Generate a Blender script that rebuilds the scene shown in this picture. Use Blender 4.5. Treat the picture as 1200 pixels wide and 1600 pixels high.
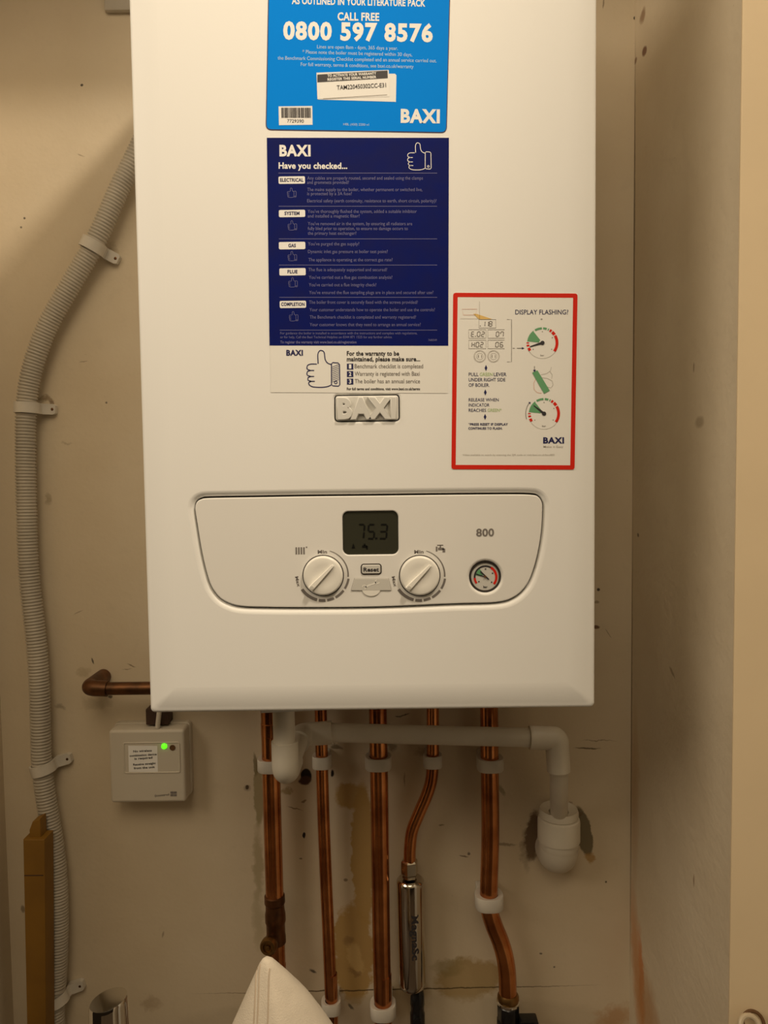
import bpy, bmesh, math, random
from mathutils import Vector, Matrix

random.seed(7)
for o in list(bpy.data.objects):
    bpy.data.objects.remove(o)
SC = bpy.context.scene
COL = SC.collection
PI = math.pi

# ------------------------------------------------------------------ camera
F = 1155.0                       # focal length in pixels of the 1200x1600 frame
CAM = Vector((0.0, -0.937, 1.50))
PITCH, ROLL = math.radians(3.1), -0.0126
fwd = Vector((0, math.cos(PITCH), -math.sin(PITCH)))
up0 = Vector((0, math.sin(PITCH), math.cos(PITCH)))
rt0 = Vector((1, 0, 0))
RT = rt0 * math.cos(ROLL) + up0 * math.sin(ROLL)
UP = -rt0 * math.sin(ROLL) + up0 * math.cos(ROLL)
cd = bpy.data.cameras.new('camera')
cam = bpy.data.objects.new('camera', cd)
COL.objects.link(cam)
cam.matrix_world = Matrix(((RT.x, UP.x, -fwd.x, CAM.x), (RT.y, UP.y, -fwd.y, CAM.y),
                           (RT.z, UP.z, -fwd.z, CAM.z), (0, 0, 0, 1)))
cd.sensor_fit = 'VERTICAL'
cd.sensor_height = 36.0
cd.lens = F / 1600.0 * 36.0
cd.clip_start = 0.02
SC.camera = cam

# ------------------------------------------------------------------ world, lamps, exposure
SC.view_settings.view_transform = 'Standard'
SC.view_settings.look = 'None'
SC.view_settings.gamma = 1.0
SC.view_settings.use_curve_mapping = False
SC.view_settings.exposure = 0.0
W = bpy.data.worlds.new('room_glow')
SC.world = W
W.use_nodes = True
wn = W.node_tree.nodes
wbg = wn['Background']
wbg.inputs[1].default_value = 1.0
# the dim warm room the alcove opens on to: brown towards the floor, paler above
wl = W.node_tree.links
wtc = wn.new('ShaderNodeTexCoord')
wsp = wn.new('ShaderNodeSeparateXYZ')
wl.new(wtc.outputs['Generated'], wsp.inputs[0])


def wramp(src, lo, hi, c0, c1):
    r = wn.new('ShaderNodeMapRange')
    r.interpolation_type = 'SMOOTHSTEP'
    r.inputs[1].default_value = lo
    r.inputs[2].default_value = hi
    wl.new(src, r.inputs[0])
    x = wn.new('ShaderNodeMix')
    x.data_type = 'RGBA'
    wl.new(r.outputs[0], x.inputs[0])
    for k, c in ((6, c0), (7, c1)):
        if isinstance(c, tuple):
            x.inputs[k].default_value = (*c, 1)
        else:
            wl.new(c, x.inputs[k])
    return x.outputs[2]


AMB_LO, AMB_HI = (0.010, 0.006, 0.003), (0.42, 0.31, 0.175)
wc = wramp(wsp.outputs[2], 0.02, 0.75, AMB_LO, AMB_HI)
wl.new(wc, wbg.inputs[0])


def lamp(name, loc, target, power, size, color):
    ld = bpy.data.lights.new(name, 'AREA')
    ld.shape = 'DISK'
    ld.size = size
    ld.energy = power
    ld.color = color
    lo = bpy.data.objects.new(name, ld)
    COL.objects.link(lo)
    lo.location = loc
    d = Vector(target) - Vector(loc)
    lo.rotation_euler = d.to_track_quat('-Z', 'Y').to_euler()
    return lo


WARM = (1.0, 0.845, 0.64)
lamp('ceiling_light', (0.62, -0.95, 2.86), (0.0, -0.2, 1.7), 17.0, 0.15, WARM)
lamp('left_bounce_fill', (-1.35, -1.08, 2.36), (0.0, -0.2, 1.6), 12.0, 1.05, WARM)  # added soft fill for light bounced round the room, not a fitting
lamp('front_bounce_fill', (-0.15, -1.46, 2.68), (0.0, -0.1, 1.75), 7.6, 0.95, (1.0, 0.80, 0.55))  # added fill standing in for bounce off the walls facing the alcove


def at(px, py, Y):
    """world point on the plane y = Y that photo pixel (px, py) looks at"""
    d = fwd * F + RT * (px - 600.0) - UP * (py - 800.0)
    t = (Y - CAM.y) / d.y
    return CAM + d * t


def at_x(px, py, X):
    d = fwd * F + RT * (px - 600.0) - UP * (py - 800.0)
    return CAM + d * ((X - CAM.x) / d.x)


def ppm(Y):                       # pixels per metre at depth plane Y
    return F / (Y - CAM.y)


# ------------------------------------------------------------------ materials
def new_mat(name):
    m = bpy.data.materials.new(name)
    m.use_nodes = True
    return m, m.node_tree.nodes, m.node_tree.links, m.node_tree.nodes['Principled BSDF']


def mat(name, col, rough=0.5, metal=0.0, var=0.0, vscale=30.0, bump=0.0, bscale=200.0,
        spec=0.5, col2=None, emit=None, coat=0.0):
    m, n, l, b = new_mat(name)
    b.inputs['Base Color'].default_value = (*col, 1)
    b.inputs['Roughness'].default_value = rough
    b.inputs['Metallic'].default_value = metal
    b.inputs['Specular IOR Level'].default_value = spec
    b.inputs['Coat Weight'].default_value = coat
    tc = n.new('ShaderNodeTexCoord')
    if var > 0 or col2:
        nz = n.new('ShaderNodeTexNoise')
        nz.inputs['Scale'].default_value = vscale
        nz.inputs['Detail'].default_value = 5
        l.new(tc.outputs['Object'], nz.inputs['Vector'])
        mx = n.new('ShaderNodeMix')
        mx.data_type = 'RGBA'
        c2 = col2 or tuple(c * (1 - var) for c in col)
        mx.inputs[6].default_value = (*col, 1)
        mx.inputs[7].default_value = (*c2, 1)
        mr = n.new('ShaderNodeMapRange')
        mr.inputs[1].default_value = 0.35
        mr.inputs[2].default_value = 0.68
        l.new(nz.outputs[0], mr.inputs[0])
        l.new(mr.outputs[0], mx.inputs[0])
        l.new(mx.outputs[2], b.inputs['Base Color'])
    if bump > 0:
        nb = n.new('ShaderNodeTexNoise')
        nb.inputs['Scale'].default_value = bscale
        nb.inputs['Detail'].default_value = 3
        l.new(tc.outputs['Object'], nb.inputs['Vector'])
        bp = n.new('ShaderNodeBump')
        bp.inputs['Strength'].default_value = bump
        bp.inputs['Distance'].default_value = 0.001
        l.new(nb.outputs[0], bp.inputs['Height'])
        l.new(bp.outputs[0], b.inputs['Normal'])
    if emit:
        b.inputs['Emission Color'].default_value = (*emit[0], 1)
        b.inputs['Emission Strength'].default_value = emit[1]
    return m


def wall_mat(name, base, blobs, axes, mott=0.06, bump=0.25):
    """painted plaster with dirt, damp stains, cracks; blobs = (cu, cv, ru, rv, rot, colour, strength, wobble, soft)"""
    m, n, l, b = new_mat(name)
    b.inputs['Roughness'].default_value = 0.55
    b.inputs['Specular IOR Level'].default_value = 0.3
    geo = n.new('ShaderNodeNewGeometry')
    sep = n.new('ShaderNodeSeparateXYZ')
    l.new(geo.outputs['Position'], sep.inputs[0])
    cmb = n.new('ShaderNodeCombineXYZ')
    l.new(sep.outputs[axes[0]], cmb.inputs[0])
    l.new(sep.outputs[axes[1]], cmb.inputs[1])

    def noise(scale, detail, out=0, rough=0.6):
        z = n.new('ShaderNodeTexNoise')
        z.inputs['Scale'].default_value = scale
        z.inputs['Detail'].default_value = detail
        z.inputs['Roughness'].default_value = rough
        l.new(cmb.outputs[0], z.inputs['Vector'])
        return z.outputs[out]

    def mixc(fac, a, bcol):
        x = n.new('ShaderNodeMix')
        x.data_type = 'RGBA'
        if isinstance(fac, float):
            x.inputs[0].default_value = fac
        else:
            l.new(fac, x.inputs[0])
        if isinstance(a, tuple):
            x.inputs[6].default_value = (*a, 1)
        else:
            l.new(a, x.inputs[6])
        x.inputs[7].default_value = (*bcol, 1)
        return x.outputs[2]

    def ramp(v, lo, hi, o0=0.0, o1=1.0):
        r = n.new('ShaderNodeMapRange')
        r.inputs[1].default_value = lo
        r.inputs[2].default_value = hi
        r.inputs[3].default_value = o0
        r.inputs[4].default_value = o1
        l.new(v, r.inputs[0])
        return r.outputs[0]
    c = mixc(ramp(noise(7, 5), 0.35, 0.7, 0, 1), base, tuple(x * (1 - mott * k) for x, k in zip(base, (1.0, 1.3, 1.8))))
    c = mixc(ramp(noise(38, 6), 0.60, 0.78, 0, 0.22), c, tuple(x * 0.72 for x in base))
    c = mixc(ramp(noise(160, 3), 0.70, 0.80, 0, 0.35), c, (base[0] * .45, base[1] * .4, base[2] * .33))
    # distorted coordinate shared by all blobs
    nz = n.new('ShaderNodeTexNoise')
    nz.inputs['Scale'].default_value = 55
    nz.inputs['Detail'].default_value = 6
    nz.inputs['Roughness'].default_value = 0.65
    l.new(cmb.outputs[0], nz.inputs['Vector'])
    sb = n.new('ShaderNodeVectorMath')
    sb.operation = 'SUBTRACT'
    l.new(nz.outputs[1], sb.inputs[0])
    sb.inputs[1].default_value = (0.5, 0.5, 0.5)
    shifted = {}
    for (cu, cv, ru, rv, rot, bc, st, wob, soft) in blobs:
        wob = min((0.002, 0.005, 0.010, 0.02, 0.035), key=lambda q: abs(q - wob))
        if wob not in shifted:
            w = n.new('ShaderNodeVectorMath')
            w.operation = 'MULTIPLY_ADD'
            l.new(sb.outputs[0], w.inputs[0])
            w.inputs[1].default_value = (wob, wob, 0)
            l.new(cmb.outputs[0], w.inputs[2])
            shifted[wob] = w
        w = shifted[wob]
        ca, sa = math.cos(rot), math.sin(rot)
        d2 = None
        for ax_, rad in (((ca, sa), ru), ((-sa, ca), rv)):
            dp = n.new('ShaderNodeVectorMath')
            dp.operation = 'DOT_PRODUCT'
            l.new(w.outputs[0], dp.inputs[0])
            dp.inputs[1].default_value = (ax_[0] / rad, ax_[1] / rad, 0)
            ad_ = n.new('ShaderNodeMath')
            ad_.operation = 'SUBTRACT'
            l.new(dp.outputs['Value'], ad_.inputs[0])
            ad_.inputs[1].default_value = (ax_[0] * cu + ax_[1] * cv) / rad
            sq = n.new('ShaderNodeMath')
            sq.operation = 'MULTIPLY_ADD'
            l.new(ad_.outputs[0], sq.inputs[0])
            l.new(ad_.outputs[0], sq.inputs[1])
            if d2 is None:
                sq.inputs[2].default_value = 0.0
            else:
                l.new(d2, sq.inputs[2])
            d2 = sq.outputs[0]
        c = mixc(ramp(d2, 1.0, (1.0 - soft) ** 2, 0, st), c, bc)
    l.new(c, b.inputs['Base Color'])
    bp = n.new('ShaderNodeBump')
    bp.inputs['Strength'].default_value = bump
    bp.inputs['Distance'].default_value = 0.004
    ad = n.new('ShaderNodeMath')
    ad.operation = 'MULTIPLY_ADD'
    l.new(noise(120, 4), ad.inputs[0])
    ad.inputs[1].default_value = 0.25
    l.new(noise(14, 4), ad.inputs[2])
    l.new(ad.outputs[0], bp.inputs['Height'])
    l.new(bp.outputs[0], b.inputs['Normal'])
    return m


M = {}
M['case'] = mat('white_enamel', (0.86, 0.855, 0.83), 0.42, spec=0.35, bump=0.03, bscale=900)
M['fascia'] = mat('white_plastic', (0.80, 0.785, 0.75), 0.42)
M['knob'] = mat('ivory_knob_plastic', (0.84, 0.82, 0.76), 0.30)
M['greyplastic'] = mat('pale_grey_plastic', (0.60, 0.585, 0.54), 0.45)
M['badge'] = mat('badge_plastic', (0.70, 0.69, 0.65), 0.33)
M['groove'] = mat('dark_gap', (0.03, 0.022, 0.016), 0.7)
M['lcd'] = mat('lcd_glass', (0.040, 0.040, 0.027), 0.18)
M['segment'] = mat('lcd_segment', (0.008, 0.008, 0.007), 0.3)
M['greyprint'] = mat('grey_print', (0.20, 0.18, 0.165), 0.5)
M['darkprint'] = mat('dark_print', (0.03, 0.026, 0.03), 0.5)
M['navyprint'] = mat('navy_print', (0.012, 0.014, 0.09), 0.45)
M['blue'] = mat('cyan_blue_vinyl', (0.0, 0.25, 0.88), 0.5, spec=0.05)
M['navy'] = mat('navy_vinyl', (0.004, 0.010, 0.125), 0.45, col2=(0.007, 0.011, 0.105), vscale=60, spec=0.07)
M['paper'] = mat('white_vinyl', (0.84, 0.83, 0.79), 0.4)
M['label'] = mat('white_label_paper', (0.86, 0.85, 0.82), 0.5)
M['whiteprint'] = mat('white_print', (0.88, 0.87, 0.84), 0.45)
M['dimprint'] = mat('lilac_print', (0.13, 0.13, 0.30), 0.5)
M['skyprint'] = mat('pale_blue_print', (0.42, 0.62, 0.85), 0.5)
M['red'] = mat('red_vinyl', (0.66, 0.022, 0.010), 0.45, spec=0.2)
M['green'] = mat('green_print', (0.13, 0.36, 0.17), 0.5)
M['palegreen'] = mat('pale_green_print', (0.42, 0.58, 0.25), 0.5)
M['paleline'] = mat('pale_grey_print', (0.50, 0.47, 0.43), 0.5)
M['pinkline'] = mat('salmon_print', (0.72, 0.42, 0.33), 0.5)
M['yellow'] = mat('amber_print', (0.75, 0.50, 0.16), 0.5)
M['copper'] = mat('copper', (0.74, 0.31, 0.115), 0.24, 1.0, col2=(0.32, 0.11, 0.04), vscale=22, bump=0.08, bscale=60)
M['tarnish'] = mat('tarnished_copper', (0.20, 0.085, 0.035), 0.42, 0.9, col2=(0.10, 0.05, 0.025), vscale=60, bump=0.2)
M['brass'] = mat('dull_brass', (0.30, 0.17, 0.06), 0.40, 1.0, var=0.4, vscale=60)
M['chrome'] = mat('chrome', (0.78, 0.76, 0.72), 0.07, 1.0)
M['dark_chrome'] = mat('dull_chrome', (0.55, 0.50, 0.43), 0.10, 1.0)
M['nickel'] = mat('nickel', (0.52, 0.46, 0.36), 0.20, 1.0)
M['pvc'] = mat('white_waste_pipe', (0.74, 0.69, 0.59), 0.42, var=0.12, vscale=18)
M['clip'] = mat('white_clip_plastic', (0.64, 0.60, 0.53), 0.45, var=0.15, vscale=40)
M['conduit'] = mat('grey_conduit_plastic', (0.50, 0.455, 0.38), 0.5, var=0.18, vscale=14)
M['receiver'] = mat('ivory_receiver_plastic', (0.58, 0.53, 0.44), 0.5)
M['led'] = mat('green_light', (0.05, 0.6, 0.02), 0.3, emit=((0.10, 1.0, 0.01), 1.6))
M['wood'] = mat('yellow_pine', (0.26, 0.130, 0.012), 0.6, col2=(0.19, 0.092, 0.009), vscale=12)
M['darkwood'] = mat('dark_brown_block', (0.07, 0.035, 0.02), 0.7, var=0.4)
M['black'] = mat('black_plastic', (0.008, 0.008, 0.009), 0.25)
M['cloth'] = mat('cream_cotton', (0.62, 0.55, 0.45), 0.9, var=0.06, vscale=80, bump=0.35, bscale=900, spec=0.15)
M['seam'] = mat('seam_thread', (0.50, 0.41, 0.31), 0.9, spec=0.1)
M['trim'] = mat('beige_gloss_paint', (0.90, 0.73, 0.49), 0.45, var=0.05, vscale=9, bump=0.06, bscale=120)
M['floor'] = mat('floor_boards', (0.07, 0.045, 0.028), 0.5, var=0.3, vscale=6)
M['cream'] = mat('cream_plastic', (0.60, 0.50, 0.36), 0.4)
M['brown'] = mat('brown_leather', (0.13, 0.06, 0.02), 0.5)


# ------------------------------------------------------------------ mesh builder
class MB:
    def __init__(s):
        s.v, s.f, s.m, s.mats = [], [], [], []

    def mi(s, m):
        if m not in s.mats:
            s.mats.append(m)
        return s.mats.index(m)

    def add(s, vs, fs, m):
        k, i = len(s.v), s.mi(m)
        s.v += [tuple(p) for p in vs]
        for f in fs:
            s.f.append(tuple(k + j for j in f))
            s.m.append(i)
        return s

    def build(s, name, parent=None, label=None, smooth=True, angle=35):
        me = bpy.data.meshes.new(name)
        ox = Vector((0, 0, 0))
        if parent is not None:
            ox = origin(parent)
        me.from_pydata([Vector(p) - ox for p in s.v], [], s.f)
        for mm in s.mats:
            me.materials.append(M[mm] if isinstance(mm, str) else mm)
        me.polygons.foreach_set('material_index', s.m)
        me.update()
        if smooth:
            me.polygons.foreach_set('use_smooth', [True] * len(me.polygons))
            me.set_sharp_from_angle(angle=math.radians(angle))
        o = bpy.data.objects.new(name, me)
        COL.objects.link(o)
        if parent is not None:
            o.parent = parent
        if label:
            o['label'] = label
        return o


def origin(o):
    p = Vector((0, 0, 0))
    while o is not None:
        p += Vector(o.location)
        o = o.parent
    return p


def thing(name, label, cat, loc, group=None):
    o = bpy.data.objects.new(name, None)
    o.empty_display_size = 0.05
    COL.objects.link(o)
    o.location = loc
    o['label'] = label
    o['category'] = cat
    if group:
        o['group'] = group
    return o


def tag(o, label, cat, group=None):
    o['label'] = label
    o['category'] = cat
    if group:
        o['group'] = group
    return o


def struct(name, mb, **k):
    o = mb.build(name, **k)
    o['kind'] = 'structure'
    return o


def box(mb, x0, x1, y0, y1, z0, z1, m, bev=0.0, seg=2):
    if bev <= 0:
        vs = [(x, y, z) for x in (x0, x1) for y in (y0, y1) for z in (z0, z1)]
        fs = [(0, 1, 3, 2), (4, 6, 7, 5), (0, 4, 5, 1), (2, 3, 7, 6), (0, 2, 6, 4), (1, 5, 7, 3)]
        return mb.add(vs, fs, m)
    bm = bmesh.new()
    bmesh.ops.create_cube(bm, size=1)
    for v in bm.verts:
        v.co = ((x0 + x1) / 2 + v.co.x * (x1 - x0), (y0 + y1) / 2 + v.co.y * (y1 - y0), (z0 + z1) / 2 + v.co.z * (z1 - z0))
    bmesh.ops.bevel(bm, geom=bm.edges[:], offset=bev, segments=seg, affect='EDGES', profile=0.5)
    return from_bm(mb, bm, m)


def from_bm(mb, bm, m):
    bm.verts.index_update()
    vs = [v.co.copy() for v in bm.verts]
    fs = [tuple(v.index for v in f.verts) for f in bm.faces]
    bm.free()
    return mb.add(vs, fs, m)


def bridge(mb, rings, m, closed=True, cap0=False, cap1=False):
    n = len(rings[0])
    vs = [p for r in rings for p in r]
    fs = []
    for i in range(len(rings) - 1):
        for j in range(n if closed else n - 1):
            k = (j + 1) % n
            fs.append((i * n + j, i * n + k, (i + 1) * n + k, (i + 1) * n + j))
    if cap0:
        fs.append(tuple(range(n - 1, -1, -1)))
    if cap1:
        fs.append(tuple((len(rings) - 1) * n + j for j in range(n)))
    return mb.add(vs, fs, m)


def catmull(pts, sub=8, closed=False):
    pts = [Vector(p) for p in pts]
    n = len(pts)
    out = []
    rng = range(n) if closed else range(n - 1)
    for i in rng:
        if closed:
            p0, p1, p2, p3 = (pts[(i + k - 1) % n] for k in range(4))
        else:
            p1, p2 = pts[i], pts[i + 1]
            p0 = pts[i - 1] if i > 0 else p1 * 2 - p2
            p3 = pts[i + 2] if i + 2 < n else p2 * 2 - p1
        for k in range(sub):
            t = k / sub
            out.append(0.5 * ((2 * p1) + (p2 - p0) * t + (2 * p0 - 5 * p1 + 4 * p2 - p3) * t * t + (3 * p1 - p0 - 3 * p2 + p3) * t ** 3))
    if not closed:
        out.append(pts[-1])
    return out


def tube(mb, path, r, m, seg=24, caps=True):
    """round tube along a list of points; r a number or one radius per point"""
    path = [Vector(p) for p in path]
    n = len(path)
    rs = r if isinstance(r, (list, tuple)) else [r] * n
    rings = []
    up = None
    for i, p in enumerate(path):
        a = path[max(i - 1, 0)]
        c = path[min(i + 1, n - 1)]
        t = (c - a).normalized()
        if up is None:
            up = t.orthogonal().normalized()
        up = (up - t * up.dot(t)).normalized()
        sd = t.cross(up)
        rings.append([p + (up * math.cos(2 * PI * j / seg) + sd * math.sin(2 * PI * j / seg)) * rs[i] for j in range(seg)])
    return bridge(mb, rings, m, cap0=caps, cap1=caps)


def lathe(mb, base, axis, prof, m, seg=40, cap0=True, cap1=True):
    """profile = [(distance along axis, radius)]"""
    axis = Vector(axis).normalized()
    u = axis.orthogonal().normalized()
    w = axis.cross(u)
    base = Vector(base)
    rings = [[base + axis * d + (u * math.cos(2 * PI * j / seg) + w * math.sin(2 * PI * j / seg)) * max(r, 1e-5) for j in range(seg)] for d, r in prof]
    return bridge(mb, rings, m, cap0=cap0, cap1=cap1)


def bend(p0, p1, p2, r, n=8):
    """points of an arc rounding the corner p0-p1-p2"""
    p0, p1, p2 = Vector(p0), Vector(p1), Vector(p2)
    a = p1 + (p0 - p1).normalized() * r
    c = p1 + (p2 - p1).normalized() * r
    return [(a * (1 - t) + p1 * t) * (1 - t) + (p1 * (1 - t) + c * t) * t for t in [k / n for k in range(n + 1)]]


# outlines live in the vertical plane: lists of (x, z)
def rrect(x0, x1, z0, z1, r, n=6):
    out = []
    for cx, cz, a in ((x1 - r, z1 - r, 0), (x0 + r, z1 - r, 90), (x0 + r, z0 + r, 180), (x1 - r, z0 + r, 270)):
        for k in range(n + 1):
            t = math.radians(a + 90 * k / n)
            out.append((cx + r * math.cos(t), cz + r * math.sin(t)))
    return out


def circ(cx, cz, r, n=48):
    return [(cx + r * math.cos(2 * PI * k / n), cz + r * math.sin(2 * PI * k / n)) for k in range(n)]


def area2(o):
    return sum(o[i][0] * o[(i + 1) % len(o)][1] - o[(i + 1) % len(o)][0] * o[i][1] for i in range(len(o)))


def offset(o, d):
    """grow a closed outline by d along its normals"""
    if area2(o) < 0:
        o = o[::-1]
    n = len(o)
    out = []
    for i in range(n):
        a, b, c = Vector(o[i - 1]), Vector(o[i]), Vector(o[(i + 1) % n])
        e1, e2 = (b - a), (c - b)
        n1 = Vector((e1.y, -e1.x)).normalized() if e1.length > 1e-9 else Vector((0, 0))
        n2 = Vector((e2.y, -e2.x)).normalized() if e2.length > 1e-9 else Vector((0, 0))
        nn = n1 + n2
        if nn.length < 1e-6:
            nn = n1
        nn.normalize()
        k = max(0.5, nn.dot(n1)) if n1.length else 1
        q = b + nn * (d / k)
        out.append((q.x, q.y))
    return out


def ring3(o, y):
    return [(x, y, z) for x, z in o]


def plate_with_holes(mb, outer, holes, y, m):
    bm = bmesh.new()
    edges = []
    for loop in [outer] + holes:
        vs = [bm.verts.new((x, y, z)) for x, z in loop]
        for i in range(len(vs)):
            edges.append(bm.edges.new((vs[i], vs[(i + 1) % len(vs)])))
    bmesh.ops.triangle_fill(bm, use_beauty=True, use_dissolve=False, edges=edges, normal=(0, -1, 0))
    for f in bm.faces:
        f.normal_update()
        if f.normal.y > 0:
            f.normal_flip()
    return from_bm(mb, bm, m)


def fillet_hole(mb, outline, r, depth, y, m):
    """rounded rim from the front plane into the hole; returns the outline at the bottom"""
    rings = []
    n = 6
    for k in range(n + 1):
        t = PI / 2 * k / n
        rings.append(ring3(offset(outline, -r * math.sin(t)), y + r * (1 - math.cos(t))))
    inner = offset(outline, -r)
    if depth > r:
        rings.append(ring3(inner, y + depth))
    bridge(mb, rings, m)
    return inner


def prism(mb, o, y0, y1, m, bev=0.0, n=4):
    """solid slab of outline o, front face at y0 (nearer the camera), back at y1"""
    if area2(o) < 0:
        o = o[::-1]
    rings = []
    if bev > 0:
        for k in range(n + 1):
            t = PI / 2 * k / n
            rings.append(ring3(offset(o, -bev * (1 - math.sin(t))), y0 + bev * (1 - math.cos(t))))
    else:
        rings.append(ring3(o, y0))
    rings.append(ring3(o, y1))
    bridge(mb, rings, m, cap0=False)
    plate_with_holes(mb, [(p[0], p[2]) for p in rings[0]], [], y0, m)
    return mb


def flat(mb, o, y, m):
    return plate_with_holes(mb, o, [], y, m)


# print helpers: photo pixels mapped on the plane they are printed on
def P2(px, py, Y):
    p = at(px, py, Y)
    return (p.x, p.z)


def quad_px(mb, pts, Y, m, lift):
    flat(mb, [P2(x, y, Y) for x, y in pts], Y - lift, m)


def rect_px(mb, x0, y0, x1, y1, Y, m, lift, r=0.0):
    a, c = P2(x0, y1, Y), P2(x1, y0, Y)
    if r > 0:
        flat(mb, rrect(a[0], c[0], a[1], c[1], r / ppm(Y)), Y - lift, m)
    else:
        flat(mb, [a, (c[0], a[1]), c, (a[0], c[1])], Y - lift, m)


def line_px(mb, pts, w, Y, m, lift, closed=False):
    pts = [Vector(P2(x, y, Y)) for x, y in pts]
    h = w / 2 / ppm(Y)
    n = len(pts)
    L, R = [], []
    for i in range(n):
        a = pts[(i - 1) % n] if (closed or i > 0) else pts[i]
        c = pts[(i + 1) % n] if (closed or i < n - 1) else pts[i]
        d = (c - a).normalized()
        nn = Vector((-d.y, d.x)) * h
        L.append(pts[i] + nn)
        R.append(pts[i] - nn)
    vs = [(p.x, Y - lift, p.y) for p in L + R]
    fs = []
    for i in range(n if closed else n - 1):
        j = (i + 1) % n
        fs.append((i, j, n + j, n + i))
    mb.add(vs, fs, m)


def arc_px(mb, cx, cy, r, a0, a1, w0, w1, Y, m, lift, n=16):
    """ring sector, angles clockwise from the top in degrees"""
    vs, fs = [], []
    for k in range(n + 1):
        t = math.radians(a0 + (a1 - a0) * k / n)
        w = (w0 + (w1 - w0) * k / n) / 2
        for rr in (r - w, r + w):
            q = P2(cx + rr * math.sin(t), cy - rr * math.cos(t), Y)
            vs.append((q[0], Y - lift, q[1]))
    for k in range(n):
        fs.append((2 * k, 2 * k + 1, 2 * k + 3, 2 * k + 2))
    mb.add(vs, fs, m)


_tc = {}


def glyphs(s, bold, depth=0.0, bevel=0.0):
    """bold: False, True or 2 for the extra heavy logo"""
    key = (s, bold, depth, bevel)
    if key in _tc:
        return _tc[key]
    cu = bpy.data.curves.new('t', 'FONT')
    cu.body = s
    cu.size = 1.0
    cu.resolution_u = 3
    cu.offset = 0.043 if bold == 2 else 0.03 if bold else 0.004
    if bold:
        cu.space_character = 1.12 if bold == 2 else 1.05
    cu.extrude = depth
    cu.bevel_depth = bevel
    cu.bevel_resolution = 1
    ob = bpy.data.objects.new('t', cu)
    COL.objects.link(ob)
    dg = bpy.context.evaluated_depsgraph_get()
    me = bpy.data.meshes.new_from_object(ob.evaluated_get(dg))
    vs = [v.co.copy() for v in me.vertices]
    fs = [tuple(p.vertices) for p in me.polygons]
    bpy.data.objects.remove(ob)
    bpy.data.curves.remove(cu)
    bpy.data.meshes.remove(me)
    _tc[key] = (vs, fs)
    return vs, fs


def cap_height():
    vs, _ = glyphs('H', False)
    return max(v.y for v in vs)


def text_px(mb, s, xl, yl, xr, yr, cap, Y, m, lift, bold=False, depth=0.0, bevel=0.0):
    """text whose base line runs from photo pixel (xl, yl) to (xr, yr), capitals cap pixels tall"""
    vs, fs = glyphs(s, bold, depth, bevel)
    if not vs:
        return
    x0, x1 = min(v.x for v in vs), max(v.x for v in vs)
    a, c = Vector(P2(xl, yl, Y)), Vector(P2(xr, yr, Y))
    d = c - a
    sx = d.length / (x1 - x0)
    d.normalize()
    n = Vector((-d.y, d.x))
    sy = cap / ppm(Y) / cap_height()
    z1 = max(v.z for v in vs)
    out = []
    for v in vs:
        q = a + d * ((v.x - x0) * sx) + n * (v.y * sy)
        out.append((q.x, Y - lift + (z1 - v.z) * sy, q.y))
    mb.add(out, fs, m)


# ------------------------------------------------------------------ the alcove (structure)
YB = 0.0                                   # face of the back wall
XR = at(988, 738, 0).x                     # right hand side of the alcove
XL = at(20, 1560, 0).x                     # left hand side
YE = at_x(1147, 900, XR).y                 # front edge of the right hand side
ZC = 2.215                                  # head of the alcove
BASE = (0.66, 0.57, 0.43)


def wb(px, py, rx, ry, rot, colr, st, wob=0.02, soft=0.35):
    p = at(px, py, 0)
    k = 1 / ppm(0)
    return (p.x, p.z, rx * k, ry * k, -math.radians(rot), colr, st, wob, soft)


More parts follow.
